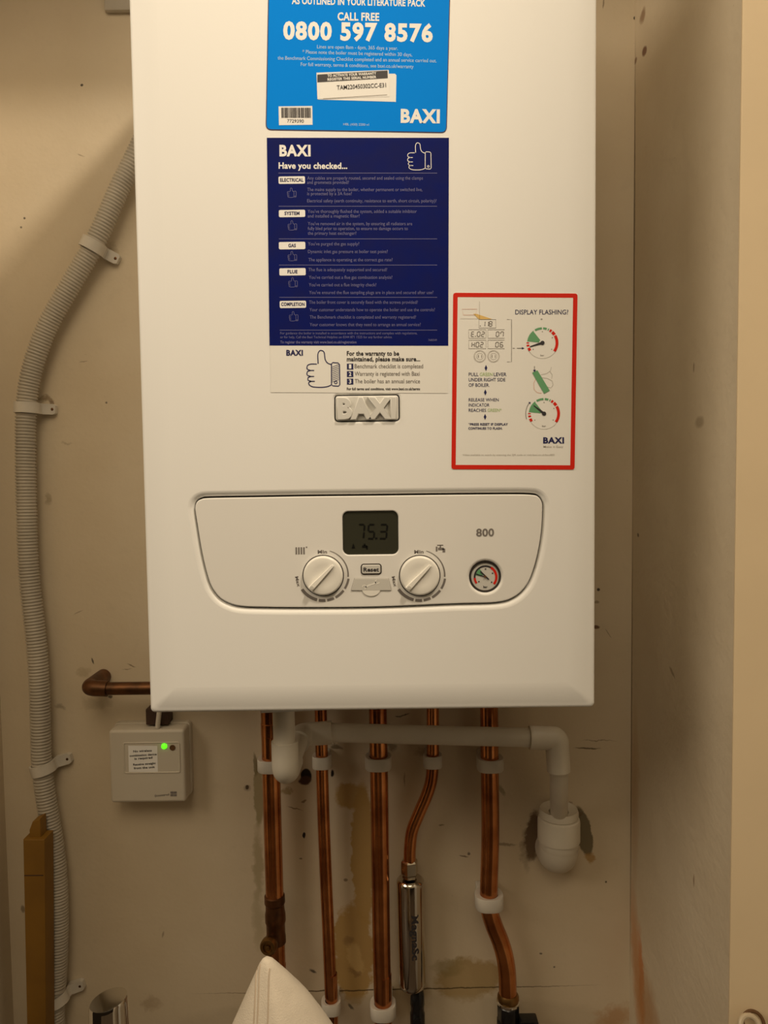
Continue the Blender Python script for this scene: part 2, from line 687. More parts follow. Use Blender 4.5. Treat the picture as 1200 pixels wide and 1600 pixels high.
OCH = (0.46, 0.30, 0.105)
OCH2 = (0.40, 0.28, 0.12)
DIRT = (0.17, 0.12, 0.07)
HOLE = (0.02, 0.014, 0.012)
GRN = (0.36, 0.30, 0.17)
bl = [
    wb(568, 1335, 20, 128, 0, OCH, 0.95, 0.02, 0.15), wb(548, 1245, 30, 24, 20, OCH, 0.9, 0.02, 0.25),
    wb(552, 1492, 36, 90, 0, OCH, 0.95, 0.035, 0.15), wb(556, 1498, 14, 30, -20, (0.62, 0.45, 0.20), 0.7, 0.03, 0.4),
    wb(545, 1470, 10, 9, 0, (0.30, 0.19, 0.08), 0.7, 0.02, 0.5), wb(552, 1520, 14, 8, 20, (0.28, 0.17, 0.07), 0.7, 0.03, 0.5),
    wb(404, 1240, 9, 62, 0, GRN, 0.95, 0.012, 0.25), wb(403, 1350, 10, 70, 0, GRN, 0.7, 0.02, 0.5),
    wb(404, 1440, 12, 60, 0, GRN, 0.5, 0.02, 0.7), wb(399, 1195, 4, 22, 0, (0.2, 0.16, 0.08), 0.8, 0.012, 0.4),
    wb(735, 1530, 62, 40, -8, OCH2, 0.85, 0.035, 0.25), wb(700, 1512, 30, 18, 0, (0.30, 0.23, 0.10), 0.6, 0.04, 0.5),
    wb(640, 1560, 40, 40, 0, OCH2, 0.6, 0.03, 0.5),
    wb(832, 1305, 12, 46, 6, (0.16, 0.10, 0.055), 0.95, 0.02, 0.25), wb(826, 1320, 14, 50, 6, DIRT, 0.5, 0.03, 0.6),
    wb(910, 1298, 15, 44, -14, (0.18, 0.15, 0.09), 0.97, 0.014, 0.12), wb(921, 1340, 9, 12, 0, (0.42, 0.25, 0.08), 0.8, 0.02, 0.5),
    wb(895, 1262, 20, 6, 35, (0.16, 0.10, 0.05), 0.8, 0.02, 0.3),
    wb(478, 1212, 9, 13, 0, HOLE, 1.0, 0.006, 0.15), wb(476, 1220, 11, 9, 0, (0.09, 0.045, 0.03), 1.0, 0.008, 0.3),
    wb(386, 1230, 3.2, 4, 0, HOLE, 1, 0.004, 0.3), wb(386, 1231, 7, 6, 0, DIRT, 0.5, 0.012, 0.6),
    wb(475, 1305, 3, 5.5, 10, HOLE, 1, 0.004, 0.3), wb(519, 1208, 3, 7, 0, HOLE, 1, 0.006, 0.4),
    wb(449, 1237, 14, 7, -10, (0.36, 0.27, 0.14), 0.8, 0.03, 0.5), wb(475, 1252, 6, 3, -25, (0.20, 0.13, 0.07), 0.8, 0.01, 0.4),
    wb(460, 1263, 16, 1.2, 18, DIRT, 0.8, 0.012, 0.6), wb(525, 1168, 11, 5, 0, (0.18, 0.13, 0.07), 0.8, 0.02, 0.5),
    wb(612, 1168, 8, 7, 0, (0.22, 0.16, 0.09), 0.7, 0.02, 0.5), wb(632, 1118, 12, 1.2, -12, HOLE, 0.8, 0.01, 0.6),
    wb(622, 1120, 6, 1.2, 15, HOLE, 0.8, 0.01, 0.6), wb(660, 1175, 12, 9, 0, (0.30, 0.22, 0.12), 0.5, 0.03, 0.7),
    wb(725, 1337, 9, 1.4, 8, (0.12, 0.08, 0.05), 0.8, 0.012, 0.6), wb(733, 1333, 3, 3, -30, HOLE, 0.7, 0.01, 0.5),
    wb(690, 1290, 5, 2, 0, DIRT, 0.7, 0.01, 0.6), wb(784, 1235, 4, 12, -35, (0.28, 0.24, 0.14), 0.7, 0.008, 0.5),
    wb(790, 1319, 20, 2.5, 3, DIRT, 0.6, 0.012, 0.6), wb(632, 1218, 1.3, 14, 2, DIRT, 0.6, 0.006, 0.6),
    wb(918, 1169, 24, 1.3, 1, (0.10, 0.07, 0.04), 0.85, 0.006, 0.5), wb(935, 1157, 32, 1.0, 2, DIRT, 0.6, 0.008, 0.6),
    wb(620, 1546, 345, 1.5, -0.5, (0.10, 0.065, 0.03), 0.9, 0.004, 0.5),
    wb(620, 1600, 380, 52, 0, (0.50, 0.42, 0.30), 0.45, 0.01, 0.15),
    wb(490, 1518, 8, 3, 30, HOLE, 0.8, 0.01, 0.5), wb(548, 1573, 3, 9, -35, HOLE, 0.7, 0.008, 0.5),
    wb(470, 1342, 3, 2, 0, DIRT, 0.8, 0.006, 0.5), wb(540, 1375, 4, 3, 0, DIRT, 0.8, 0.006, 0.5),
    # left of the boiler
    wb(128, 133, 2.6, 2.4, 0, HOLE, 0.9, 0.002, 0.4), wb(127, 243, 7, 1.2, 25, DIRT, 0.5, 0.006, 0.6),
    wb(38, 341, 2, 2, 0, HOLE, 0.8, 0.002, 0.4), wb(33, 355, 2, 2, 0, HOLE, 0.7, 0.002, 0.4),
    wb(170, 390, 16, 12, 0, (0.30, 0.23, 0.14), 0.5, 0.03, 0.7), wb(72, 625, 14, 9, 0, (0.25, 0.17, 0.09), 0.7, 0.03, 0.6),
    wb(80, 632, 6, 6, 0, (0.15, 0.09, 0.05), 0.7, 0.02, 0.5), wb(107, 694, 12, 5, 0, (0.36, 0.29, 0.19), 0.5, 0.03, 0.7),
    wb(76, 780, 6, 9, 0, (0.30, 0.23, 0.14), 0.6, 0.02, 0.6), wb(130, 565, 8, 1.5, -10, DIRT, 0.5, 0.01, 0.6),
    wb(166, 629, 2, 2, 0, HOLE, 0.7, 0.002, 0.4), wb(145, 1033, 1.6, 6, -20, HOLE, 0.8, 0.004, 0.5),
    wb(206, 1040, 9, 1.2, 22, DIRT, 0.8, 0.012, 0.6), wb(198, 1046, 9, 1.1, -12, DIRT, 0.6, 0.012, 0.6),
    wb(122, 957, 9, 1.2, -25, DIRT, 0.5, 0.012, 0.6), wb(150, 1098, 30, 12, 0, (0.42, 0.35, 0.24), 0.5, 0.03, 0.6),
    wb(172, 1089, 5, 3, 0, HOLE, 0.8, 0.006, 0.5), wb(130, 1050, 14, 9, 0, (0.40, 0.32, 0.2), 0.5, 0.03, 0.6),
    wb(95, 1105, 12, 6, 0, DIRT, 0.45, 0.02, 0.7), wb(36, 1420, 4, 8, 0, DIRT, 0.7, 0.006, 0.5),
    wb(255, 1460, 2, 7, 15, DIRT, 0.5, 0.006, 0.5), wb(235, 1565, 18, 14, 0, (0.35, 0.25, 0.15), 0.5, 0.04, 0.7),
    # right of the boiler
    wb(935, 921, 3, 3, 0, HOLE, 0.9, 0.003, 0.4), wb(932, 941, 5, 3, 0, DIRT, 0.6, 0.006, 0.5),
    wb(932, 980, 6, 3.5, 0, (0.13, 0.06, 0.03), 0.9, 0.006, 0.4), wb(950, 990, 10, 1, 55, DIRT, 0.5, 0.006, 0.5),
    wb(992, 28, 3, 3, 0, HOLE, 0.9, 0.003, 0.4), wb(947, 1378, 2, 2, 0, HOLE, 0.8, 0.002, 0.4), wb(943, 5, 1.5, 9, 0, DIRT, 0.7, 0.004, 0.5),
    wb(845, 1490, 3, 2, 0, HOLE, 0.7, 0.003, 0.4), wb(866, 1511, 2, 2, 0, HOLE, 0.7, 0.002, 0.4),
    wb(960, 1590, 40, 25, -20, (0.42, 0.20, 0.06), 0.6, 0.03, 0.6),
]
M['backwall'] = wall_mat('painted_plaster', BASE, bl, (0, 2))


def rb(px, py, ry, rz, rot, colr, st, wob=0.02, soft=0.35):
    p = at_x(px, py, XR)
    return (p.y, p.z, ry, rz, rot, colr, st, wob, soft)


br = [
    rb(996, 1520, 0.026, 0.12, -0.22, (0.56, 0.24, 0.07), 0.75, 0.02, 0.8),
    rb(1002, 1525, 0.012, 0.07, -0.1, (0.58, 0.18, 0.03), 0.7, 0.03, 0.8),
    rb(1012, 1585, 0.05, 0.06, -0.4, (0.45, 0.22, 0.07), 0.7, 0.03, 0.8),
    rb(992, 1250, 0.018, 0.14, 0, (0.52, 0.33, 0.18), 0.5, 0.02, 0.8),
    rb(1007, 80, 0.010, 0.006, 0.4, (0.16, 0.06, 0.03), 0.9, 0.006, 0.4),
    rb(1004, 25, 0.012, 0.010, 0, (0.28, 0.16, 0.09), 0.8, 0.012, 0.6),
    rb(993, 95, 0.006, 0.004, 0, (0.2, 0.1, 0.05), 0.8, 0.006, 0.5),
    rb(1093, 659, 0.012, 0.007, 0, (0.42, 0.34, 0.24), 0.8, 0.004, 0.5),
    rb(1084, 574, 0.002, 0.006, 0, (0.3, 0.23, 0.15), 0.8, 0.002, 0.5),
    rb(1050, 1050, 0.010, 0.003, 0.5, (0.3, 0.23, 0.15), 0.7, 0.004, 0.5),
    rb(1084, 1376, 0.002, 0.008, 0, (0.3, 0.2, 0.13), 0.8, 0.002, 0.5),
    rb(997, 836, 0.004, 0.003, 0, HOLE, 0.7, 0.002, 0.5),
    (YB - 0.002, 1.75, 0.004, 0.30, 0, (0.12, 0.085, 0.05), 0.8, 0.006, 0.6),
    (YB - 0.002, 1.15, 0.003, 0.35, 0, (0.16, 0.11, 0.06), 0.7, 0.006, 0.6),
]
M['sidewall'] = wall_mat('painted_plaster_side', (0.68, 0.59, 0.45), br, (1, 2), bump=0.5)
M['plain'] = wall_mat('painted_plaster_plain', BASE, [], (1, 2))

mb = MB(); box(mb, XL - 0.12, XR + 0.12, YB, YB + 0.1, 0, 2.95, 'backwall'); struct('wall_back', mb)
mb = MB(); box(mb, XR, XR + 0.12, YE, YB, 0, 2.95, 'sidewall'); struct('wall_right', mb)
mb = MB(); box(mb, XL - 0.12, XL, YE, YB, 0, 2.95, 'plain'); struct('wall_left', mb)
mb = MB(); box(mb, XL - 0.12, XR + 0.12, YE, YB, ZC, 2.95, 'plain'); struct('ceiling', mb)
mb = MB(); box(mb, XL - 0.6, XR + 1.3, -2.6, YB, -0.05, 0, 'floor'); struct('floor', mb)
mb = MB(); box(mb, XR, XR + 0.30, YE - 0.0025, YE, 0, 2.95, 'trim', 0.0008); struct('trim_1', mb)
mb = MB(); box(mb, 0.46, 0.485, -0.735, YE - 0.012, 0.12, 2.8, 'case', 0.003); struct('unseen_shade_leaf', mb)  # unseen leaf added to shade the right edge of the boiler
mb = MB(); box(mb, XL + 0.002, -0.03, -0.52, -0.075, 0.74, 0.775, 'floor', 0.004); struct('unseen_shelf', mb)  # unseen shelf added under the tap and cloth, dark to limit bounce

# ------------------------------------------------------------------ the boiler
YF = -0.285                                 # flat front of the cover
YS = YF + 0.0068                            # where the sides begin
bx0, bx1 = at(236, 1100, YS).x, at(928, 1100, YS).x
bz0 = at(580, 1108, YS).z
bz1 = bz0 + 0.745
boiler = thing('boiler', 'white wall hung gas boiler with three stickers and a curved control panel', 'boiler',
               ((bx0 + bx1) / 2, 0, bz0))

mb = MB()
# nested outlines: sides, rounded edge, shallow slope, flat middle
rim = [(0, -0.006, 0.004), (0, YS, 0.004)]
for k in range(1, 5):
    t = PI / 2 * k / 5
    rim.append((0.0035 * (1 - math.cos(t)), YS - 0.0035 * math.sin(t), 0.004))
rings = [ring3(rrect(bx0 + i, bx1 - i, bz0 + i, bz1 - i, r), y) for i, y, r in rim]
nflat = 8
si, bi = 0.025, 0.024
for k in range(nflat + 1):
    u = k / nflat
    y = YF + (YS - 0.0035 - YF) * (1 - u) ** 1.8
    a = 0.0035 + (si - 0.0035) * u
    b2 = 0.0035 + (bi - 0.0035) * u
    rings.append(ring3(rrect(bx0 + a, bx1 - a, bz0 + b2, bz1 - b2, 0.004 * (1 - u) + 0.0006), y))
bridge(mb, rings, 'case', cap0=True)
FO_PX = [(30.5, 108), (36, 92), (50, 83), (78, 79.5), (220, 77), (400, 74), (600, 72), (850, 69), (1050, 67.5), (1120, 69), (1140, 75), (1151, 90), (1154, 112),
         (1150, 185), (1139, 255), (1122, 318), (1100, 364), (1062, 399), (1005, 416), (860, 421), (700, 428), (560, 432), (380, 433), (250, 432), (180, 429),
         (140, 419), (108, 399), (82, 362), (64, 305), (49, 235), (37, 160), (32, 128)]
FO = [(p.x, p.y) for p in catmull([(*P2(x / 2.069 + 290, y / 2.069 + 740, YF), 0) for x, y in FO_PX], 5, True)]
if area2(FO) < 0:
    FO = FO[::-1]
GAP, FR = 0.0015, 0.0050
hole_f = offset(FO, GAP + FR)
bq0, bq1 = P2(523.5, 658.5, YF), P2(623.5, 616.5, YF)
BO = rrect(bq0[0], bq1[0], bq0[1], bq1[1], 0.003)
hole_b = offset(BO, 0.0022)
inner = [(p[0], p[2]) for p in rings[-1]]
plate_with_holes(mb, inner, [hole_f, hole_b], YF, 'case')
fillet_hole(mb, hole_f, FR, 0.008, YF, 'case')
fillet_hole(mb, hole_b, 0.0018, 0.0018, YF, 'case')
mb.build('front_cover', boiler, angle=30)
mb = MB()
flat(mb, offset(FO, GAP + 0.003), YF + 0.0075, 'groove')
mb.build('panel_recess', boiler, label='dark gap around the control panel')

# badge with raised letters
mb = MB()
prism(mb, offset(BO, -0.0005), YF + 0.0002, YF + 0.004, 'badge', 0.0012)
badge = mb.build('badge', boiler, label='raised white badge with embossed letters BAXI')
mb = MB()
text_px(mb, 'BAXI', 527, 653.4, 619.5, 652.6, 29, YF, 'badge', 0.0026, 2, 0.055, 0.03)
mb.build('lettering', badge, angle=60)

# ---- control panel
YP = YF + 0.0004
fascia_mb = MB()
dq0, dq1 = P2(536.5, 866.5, YP), P2(621.3, 799, YP)
DO = rrect(dq0[0], dq1[0], dq0[1], dq1[1], 9 / ppm(YP), 8)
gc = Vector(P2(758.5, 901.5, YP))
GO = circ(gc.x, gc.y, 24.5 / ppm(YP), 56)
rings = []
for k in range(4):
    t = PI / 2 * k / 3
    rings.append(ring3(offset(FO, -0.0010 * (1 - math.sin(t))), YP + 0.0010 * (1 - math.cos(t))))
rings.append(ring3(FO, YF + 0.0070))
bridge(fascia_mb, rings, 'fascia')
DH, GH = offset(DO, 0.0016), offset(GO, 0.0030)
plate_with_holes(fascia_mb, [(p[0], p[2]) for p in rings[0]], [DH, GH], YP, 'fascia')
fillet_hole(fascia_mb, DH, 0.0012, 0.0030, YP, 'fascia')
fillet_hole(fascia_mb, GH, 0.0026, 0.0050, YP, 'fascia')
fascia = fascia_mb.build('control_panel', boiler, label='white curved control panel with knobs and display', angle=30)

# LCD
mb = MB()
prism(mb, offset(DO, 0.0003), YP + 0.0016, YP + 0.004, 'lcd', 0.0003)
SEG = {'a': ((0, 1), (1, 1)), 'b': ((1, 1), (1, .5)), 'c': ((1, .5), (1, 0)), 'd': ((0, 0), (1, 0)), 'e': ((0, .5), (0, 0)), 'f': ((0, 1), (0, .5)), 'g': ((0, .5), (1, .5))}


def digit_px(mb, segs, x, y, w, h, th, slant, Y, m, lift):
    for s in segs:
        (x0, y0), (x1, y1) = SEG[s]
        g = 0.10
        if x0 == x1:
            y0, y1 = y0 + (y1 - y0) * g, y1 - (y1 - y0) * g
        else:
            x0, x1 = x0 + g, x1 - g
        line_px(mb, [(x + x0 * w + y0 * h * slant, y - y0 * h), (x + x1 * w + y1 * h * slant, y - y1 * h)], th, Y, m, lift)


YD = YP + 0.0016
digit_px(mb, 'abc', 558.5, 841.5, 9.5, 22, 2.5, 0.08, YD, 'segment', 0.0003)
digit_px(mb, 'afgcd', 574.5, 841.5, 9.5, 22, 2.5, 0.08, YD, 'segment', 0.0003)
digit_px(mb, 'abgcd', 592.5, 841.5, 11, 22, 2.5, 0.08, YD, 'segment', 0.0003)
rect_px(mb, 586.5, 839.5, 589.5, 842.5, YD, 'segment', 0.0003)
quad_px(mb, [(549.5, 856.5), (552, 849), (555, 856.5)], YD, 'segment', 0.0003)
rect_px(mb, 566, 852, 573.5, 855.5, YD, 'segment', 0.0003)
rect_px(mb, 568.5, 849.5, 571, 853, YD, 'segment', 0.0003)
rect_px(mb, 572, 853, 574.5, 858, YD, 'segment', 0.0003)
mb.build('display', fascia, label='dark rectangular display reading 75.3')

# printing on the panel
mb = MB()
LP = 0.00018
text_px(mb, '800', 744, 838, 772, 837.6, 11.6, YP, 'greyprint', LP, True)
mb.build('model_number', fascia)
for cx in (505.0, 655.8):
    cy = 898.5
    mb = MB()
    arc_px(mb, cx, cy, 39.0, 15, 94, 0.9, 2.4, YP, 'greyprint', LP)
    for a0, a1, w in ((98, 122, 3.4), (127, 151, 3.8), (155, 171, 4.0), (175, 190, 4.4), (194, 236, 4.8)):
        arc_px(mb, cx, cy, 39.8, a0, a1, w, w, YP, 'greyprint', LP, 8)
    text_px(mb, 'Min', cx - 8.5, 864.8, cx + 6.0, 864.6, 5.2, YP, 'greyprint', LP, True)
    text_px(mb, 'Max', cx - 43.8, 901, cx - 40.0, 917, 4.6, YP, 'greyprint', LP, True)
    mb.build('dial_scale', fascia)
mb = MB()
for k in range(4):
    rect_px(mb, 461.9 + k * 4.0, 855, 464.0 + k * 4.0, 866, YP, 'greyprint', LP)
rect_px(mb, 478, 854, 480, 856, YP, 'greyprint', LP)
mb.build('radiator_symbol', fascia)
mb = MB()
rect_px(mb, 684.5, 855.5, 693.5, 859.5, YP, 'greyprint', LP)
rect_px(mb, 681, 854, 683.4, 861.5, YP, 'greyprint', LP)
rect_px(mb, 687, 852, 689, 856, YP, 'greyprint', LP)
rect_px(mb, 683, 851, 692.5, 852.6, YP, 'greyprint', LP)
rect_px(mb, 691.5, 857, 695.5, 863, YP, 'greyprint', LP)
mb.build('tap_symbol', fascia)

# reset button
mb = MB()
q0, q1 = P2(564, 898, YP), P2(596, 880.6, YP)
RO = rrect(q0[0], q1[0], q0[1], q1[1], 4.6 / ppm(YP), 6)
prism(mb, offset(RO, 0.0001), YP - 0.0003, YP + 0.001, 'groove')
prism(mb, offset(RO, -0.0009), YP - 0.0014, YP + 0.001, 'greyplastic', 0.0007)
text_px(mb, 'Reset', 568, 893, 592, 892.8, 6.0, YP - 0.0014, 'darkprint', 0.00015, True)
mb.build('reset_button', fascia, label='small grey reset button')

# service flap below it
mb = MB()
FL = [(554, 903.5), (606.8, 903.5), (610.8, 920), (611, 922.5), (549, 922.5), (549.2, 920)]
tab = [P2(580 + 14.5 * math.cos(t), 921 + 11 * math.sin(t), YP) for t in [PI * k / 14 for k in range(15)]]
prism(mb, tab, YP - 0.0008, YP + 0.001, 'knob', 0.0006)
fl = [P2(x, y, YP) for x, y in FL]
prism(mb, offset(fl, 0.0002), YP - 0.0002, YP + 0.001, 'greyprint')
prism(mb, fl, YP - 0.0009, YP + 0.001, 'greyplastic', 0.0004)
line_px(mb, [(571, 917.5), (576, 914.5), (583, 912.5), (588, 909.5)], 2.6, YP - 0.0009, 'knob', 0.00015)
arc_px(mb, 589.5, 909, 3.0, 100, 350, 1.6, 1.6, YP - 0.0009, 'knob', 0.00015)
arc_px(mb, 569, 917.5, 3.0, -80, 170, 1.6, 1.6, YP - 0.0009, 'knob', 0.00015)
mb.build('service_flap', fascia, label='grey flap with a spanner mark')


def knob(px, py, label):
    c = at(px, py, YP)
    r = 31.2 / ppm(YP)
    mb = MB()
    lathe(mb, (c.x, YP + 0.0002, c.z), (0, -1, 0), [(0, r + 0.0008), (0.0005, r + 0.0008)], 'groove', 56)
    lathe(mb, (c.x, YP, c.z), (0, -1, 0), [(0, r), (0.0028, r - 0.0003), (0.0038, r - 0.001), (0.0042, r - 0.0020), (0.0036, r * 0.55), (0.0030, 0.0)], 'knob', 64)
    # pointer ridge from upper right to lower left
    d = Vector((0.70, 0, 0.714))
    nn = Vector((-d.z, 0, d.x))
    rings = []
    for t, w, h in ((-0.93, 0.0026, 0.0004), (-0.90, 0.0028, 0.0030), (-0.55, 0.0026, 0.0030), (0.0, 0.0019, 0.0026), (0.60, 0.0014, 0.0022), (0.74, 0.0012, 0.0018), (0.76, 0.0010, 0.0003)):
        p = c + d * (r * t)
        y0, y1 = YP - 0.0028, YP - 0.0034 - h
        rings.append([p + nn * w + Vector((0, y0 - p.y, 0)), p + nn * (w * .7) + Vector((0, y1 - p.y, 0)),
                      p - nn * (w * .7) + Vector((0, y1 - p.y, 0)), p - nn * w + Vector((0, y0 - p.y, 0))])
    bridge(mb, rings, 'knob', cap0=True, cap1=True)
    p = c + d * (-r * 0.78)
    lathe(mb, (p.x, YP - 0.0060, p.z), (0, -1, 0), [(0, 0.0017), (0.0008, 0.0016)], 'greyplastic', 16)
    return mb.build('knob', fascia, label=label, angle=35)


knob(505.0, 899.2, 'round heating knob left of the reset button')
knob(655.8, 899.2, 'round hot water knob right of the reset button')

# pressure gauge
mb = MB()
YG = YP + 0.0030
R0 = 24.5 / ppm(YP)
lathe(mb, (gc.x, YG + 0.0025, gc.y), (0, -1, 0), [(0, R0), (0.0032, R0), (0.0036, R0 - 0.0006), (0.0034, R0 - 0.0014), (0.0020, R0 - 0.0016)], 'groove', 56)
flat(mb, circ(gc.x, gc.y, R0 - 0.0013, 48), YG, 'greyplastic')
gx, gy = 758.5, 901.5
arc_px(mb, gx, gy, 17.0, 30, 130, 3.6, 3.6, YG, 'red', 0.0003)
arc_px(mb, gx, gy, 17.0, -125, -95, 3.2, 3.2, YG, 'red', 0.0003)
arc_px(mb, gx, gy, 17.0, -95, 30, 2.6, 2.6, YG, 'darkprint', 0.00025)
arc_px(mb, gx, gy, 11.0, -80, -35, 11, 11, YG, M['green'], 0.0002)
line_px(mb, [(gx + 5, gy + 4), (gx - 8, gy - 9)], 2.2, YG, 'darkprint', 0.0008)
line_px(mb, [(gx, gy + 0), (gx - 15, gy - 5)], 1.5, YG, 'darkprint', 0.0006)
lathe(mb, (gc.x, YG, gc.y), (0, -1, 0), [(0, 0.0012), (0.0012, 0.0010)], 'brown', 16)
for a in (-125, 0, 62, 130):
    t = math.radians(a)
    rect_px(mb, gx + 12.5 * math.sin(t) - 1, gy - 12.5 * math.cos(t) - 1, gx + 12.5 * math.sin(t) + 1, gy - 12.5 * math.cos(t) + 1, YG, 'darkprint', 0.0003)
text_px(mb, 'bar', 755.2, 918.4, 761.6, 918.4, 3.2, YG, 'darkprint', 0.0003, True)
mb.build('pressure_gauge', fascia, label='small round pressure gauge with red and green arcs')

# ---- stickers
LS = 0.0003
L1, L2, L3 = 0.00048, 0.00062, 0.00076


def round_px(pts, r):
    """photo-pixel corners -> outline on the cover with corners rounded r pixels"""
    o = [P2(x, y, YF) for x, y in pts]
    if area2(o) < 0:
        o = o[::-1]
    rr = r / ppm(YF)
    n = len(o)
    out = []
    for i in range(n):
        a, b, c = Vector(o[i - 1]), Vector(o[i]), Vector(o[(i + 1) % n])
        p, q = b + (a - b).normalized() * rr, b + (c - b).normalized() * rr
        for k in range(6):
            t = k / 5
            s = (p * (1 - t) + b * t) * (1 - t) + (b * (1 - t) + q * t) * t
            out.append((s.x, s.y))
    return out


def sticker_base(pts, r, m, edge=None):
    mb = MB()
    out = round_px(pts, r)
    if edge:
        prism(mb, out, YF - LS, YF + 0.0009, edge)
        flat(mb, offset(out, -1.3 / ppm(YF)), YF - LS - 0.00008, m)
    else:
        prism(mb, out, YF - LS, YF + 0.0009, m)
    return mb, out


# light blue one
mb, _ = sticker_base([(421, -112), (706, -112), (698, 208), (415.2, 203.4)], 9, 'blue', 'navyprint')
blue = mb.build('sticker', boiler, label='bright blue sticker with the free phone number', smooth=False)
mb = MB()
T = lambda s, xl, yl, xr, yr, cap, m='whiteprint', bold=False, lift=L1: text_px(mb, s, xl, yl, xr, yr, cap, YF, m, lift, bold)
T('AS OUTLINED IN YOUR LITERATURE PACK', 456, 6.5, 664.5, 10.6, 9.5, bold=True)
T('CALL FREE', 527.5, 32, 592.5, 32.9, 11, bold=True)
mb.build('heading', blue)
mb = MB()
T('0800 597 8576', 442.5, 60.8, 676, 65, 24, bold=2)
mb.build('phone_number', blue)
mb = MB()
T('BAXI', 626, 191.2, 687, 192, 18.6, bold=2)
mb.build('logo', blue)
mb = MB()
T('Lines are open 8am - 6pm, 365 days a year.', 495.5, 76, 621.5, 78.6, 5.2, 'skyprint')
T('* Please note the boiler must be registered within 30 days,', 472.5, 84, 644, 88.6, 5.2, 'skyprint')
T('the Benchmark Commissioning Checklist completed and an annual service carried out.', 434, 93.5, 682, 98, 5.2, 'skyprint')
T('For full warranty, terms & conditions, see baxi.co.uk/warranty', 470, 103.5, 646, 107.2, 5.2, 'skyprint')
T('HBL (450) 2200 v1', 536.5, 196.2, 576.5, 197, 3.4, 'skyprint')
mb.build('small_print', blue)
mb = MB()
quad_px(mb, [(496, 116.5), (617, 115.6), (619.4, 118), (618.6, 159.6), (497, 156)], YF, 'label', L1)
quad_px(mb, [(494.6, 114.2), (607.4, 109.8), (609, 151.5), (496, 155.4)], YF, 'label', L2)
quad_px(mb, [(496, 117.3), (605.4, 110.8), (605.9, 122.8), (496, 129.3)], YF, 'darkprint', L3)
text_px(mb, 'TO ACTIVATE YOUR WARRANTY', 512, 121.3, 588, 117.2, 3.6, YF, 'whiteprint', 0.0009, True)
text_px(mb, 'REGISTER THIS SERIAL NUMBER', 512, 127, 588, 122.9, 3.6, YF, 'whiteprint', 0.0009, True)
text_px(mb, 'TAM220450302CC-E31', 526.7, 140.8, 603.3, 136.8, 6.2, YF, 'darkprint', 0.0009)
line_px(mb, [(505, 154.6), (605, 148.6)], 0.7, YF, 'paleline', 0.0009)
mb.build('serial_label', blue, label='white serial number label with a black band')
mb = MB()
rect_px(mb, 436, 166, 488, 196, YF, 'label', L1)
x = 440.0
while x < 485:
    w = random.choice((0.9, 1.3, 1.9))
    rect_px(mb, x, 168.8, min(x + w, 485.5), 184.6, YF, 'darkprint', L2)
    x += w + random.choice((0.7, 0.9, 1.3))
text_px(mb, '7729390', 448.8, 191.9, 474.7, 192.3, 4.8, YF, 'darkprint', L2)
mb.build('barcode_label', blue, label='white barcode label')

# navy and white one
mb, _ = sticker_base([(417, 215.5), (701.4, 215.5), (700.2, 614.5), (423, 613.2)], 1.0, 'paper')
quad_px(mb, [(417, 215.5), (701.4, 215.5), (700.4, 540.4), (421.3, 540)], YF, 'navy', LS + 0.0001)
navy = mb.build('sticker', boiler, label='tall navy checklist sticker with a white lower strip', smooth=False)
mb = MB()
T = lambda s, xl, yl, xr, yr, cap, m='whiteprint', bold=False, lift=L1: text_px(mb, s, xl, yl, xr, yr, cap, YF, m, lift, bold)
T('BAXI', 436.8, 243.8, 485.4, 243.8, 15.4, bold=2)
mb.build('logo', navy)
mb = MB()
T('Have you checked...', 435.5, 263.6, 542.7, 264, 8.8, bold=True)
mb.build('heading', navy)
mb = MB()
for y in (270.8, 322.6, 373.5, 414.4, 464.8, 516):
    line_px(mb, [(435 + (y - 270) / 120, y), (683, y)], 0.8, YF, 'dimprint', L1)
mb.build('ruled_lines', navy)
mb = MB()
for s, x0, y0, x1, y1 in (('ELECTRICAL', 435.5, 275.7, 476.5, 287.7), ('SYSTEM', 436, 328, 476.8, 339.7), ('GAS', 436, 378, 477, 390),
                          ('FLUE', 436.8, 419, 477.6, 430.8), ('COMPLETION', 437.3, 470, 478.2, 481.6)):
    mb = MB()
    rect_px(mb, x0, y0, x1, y1, YF, 'whiteprint', L1, 2.0)
    w = min(36.5, len(s) * 3.9)
    T(s, (x0 + x1 - w) / 2, y1 - 3.6, (x0 + x1 + w) / 2, y1 - 3.6, 4.9, 'navyprint', True, L2)
    mb.build('section_tag', navy)
mb = MB()


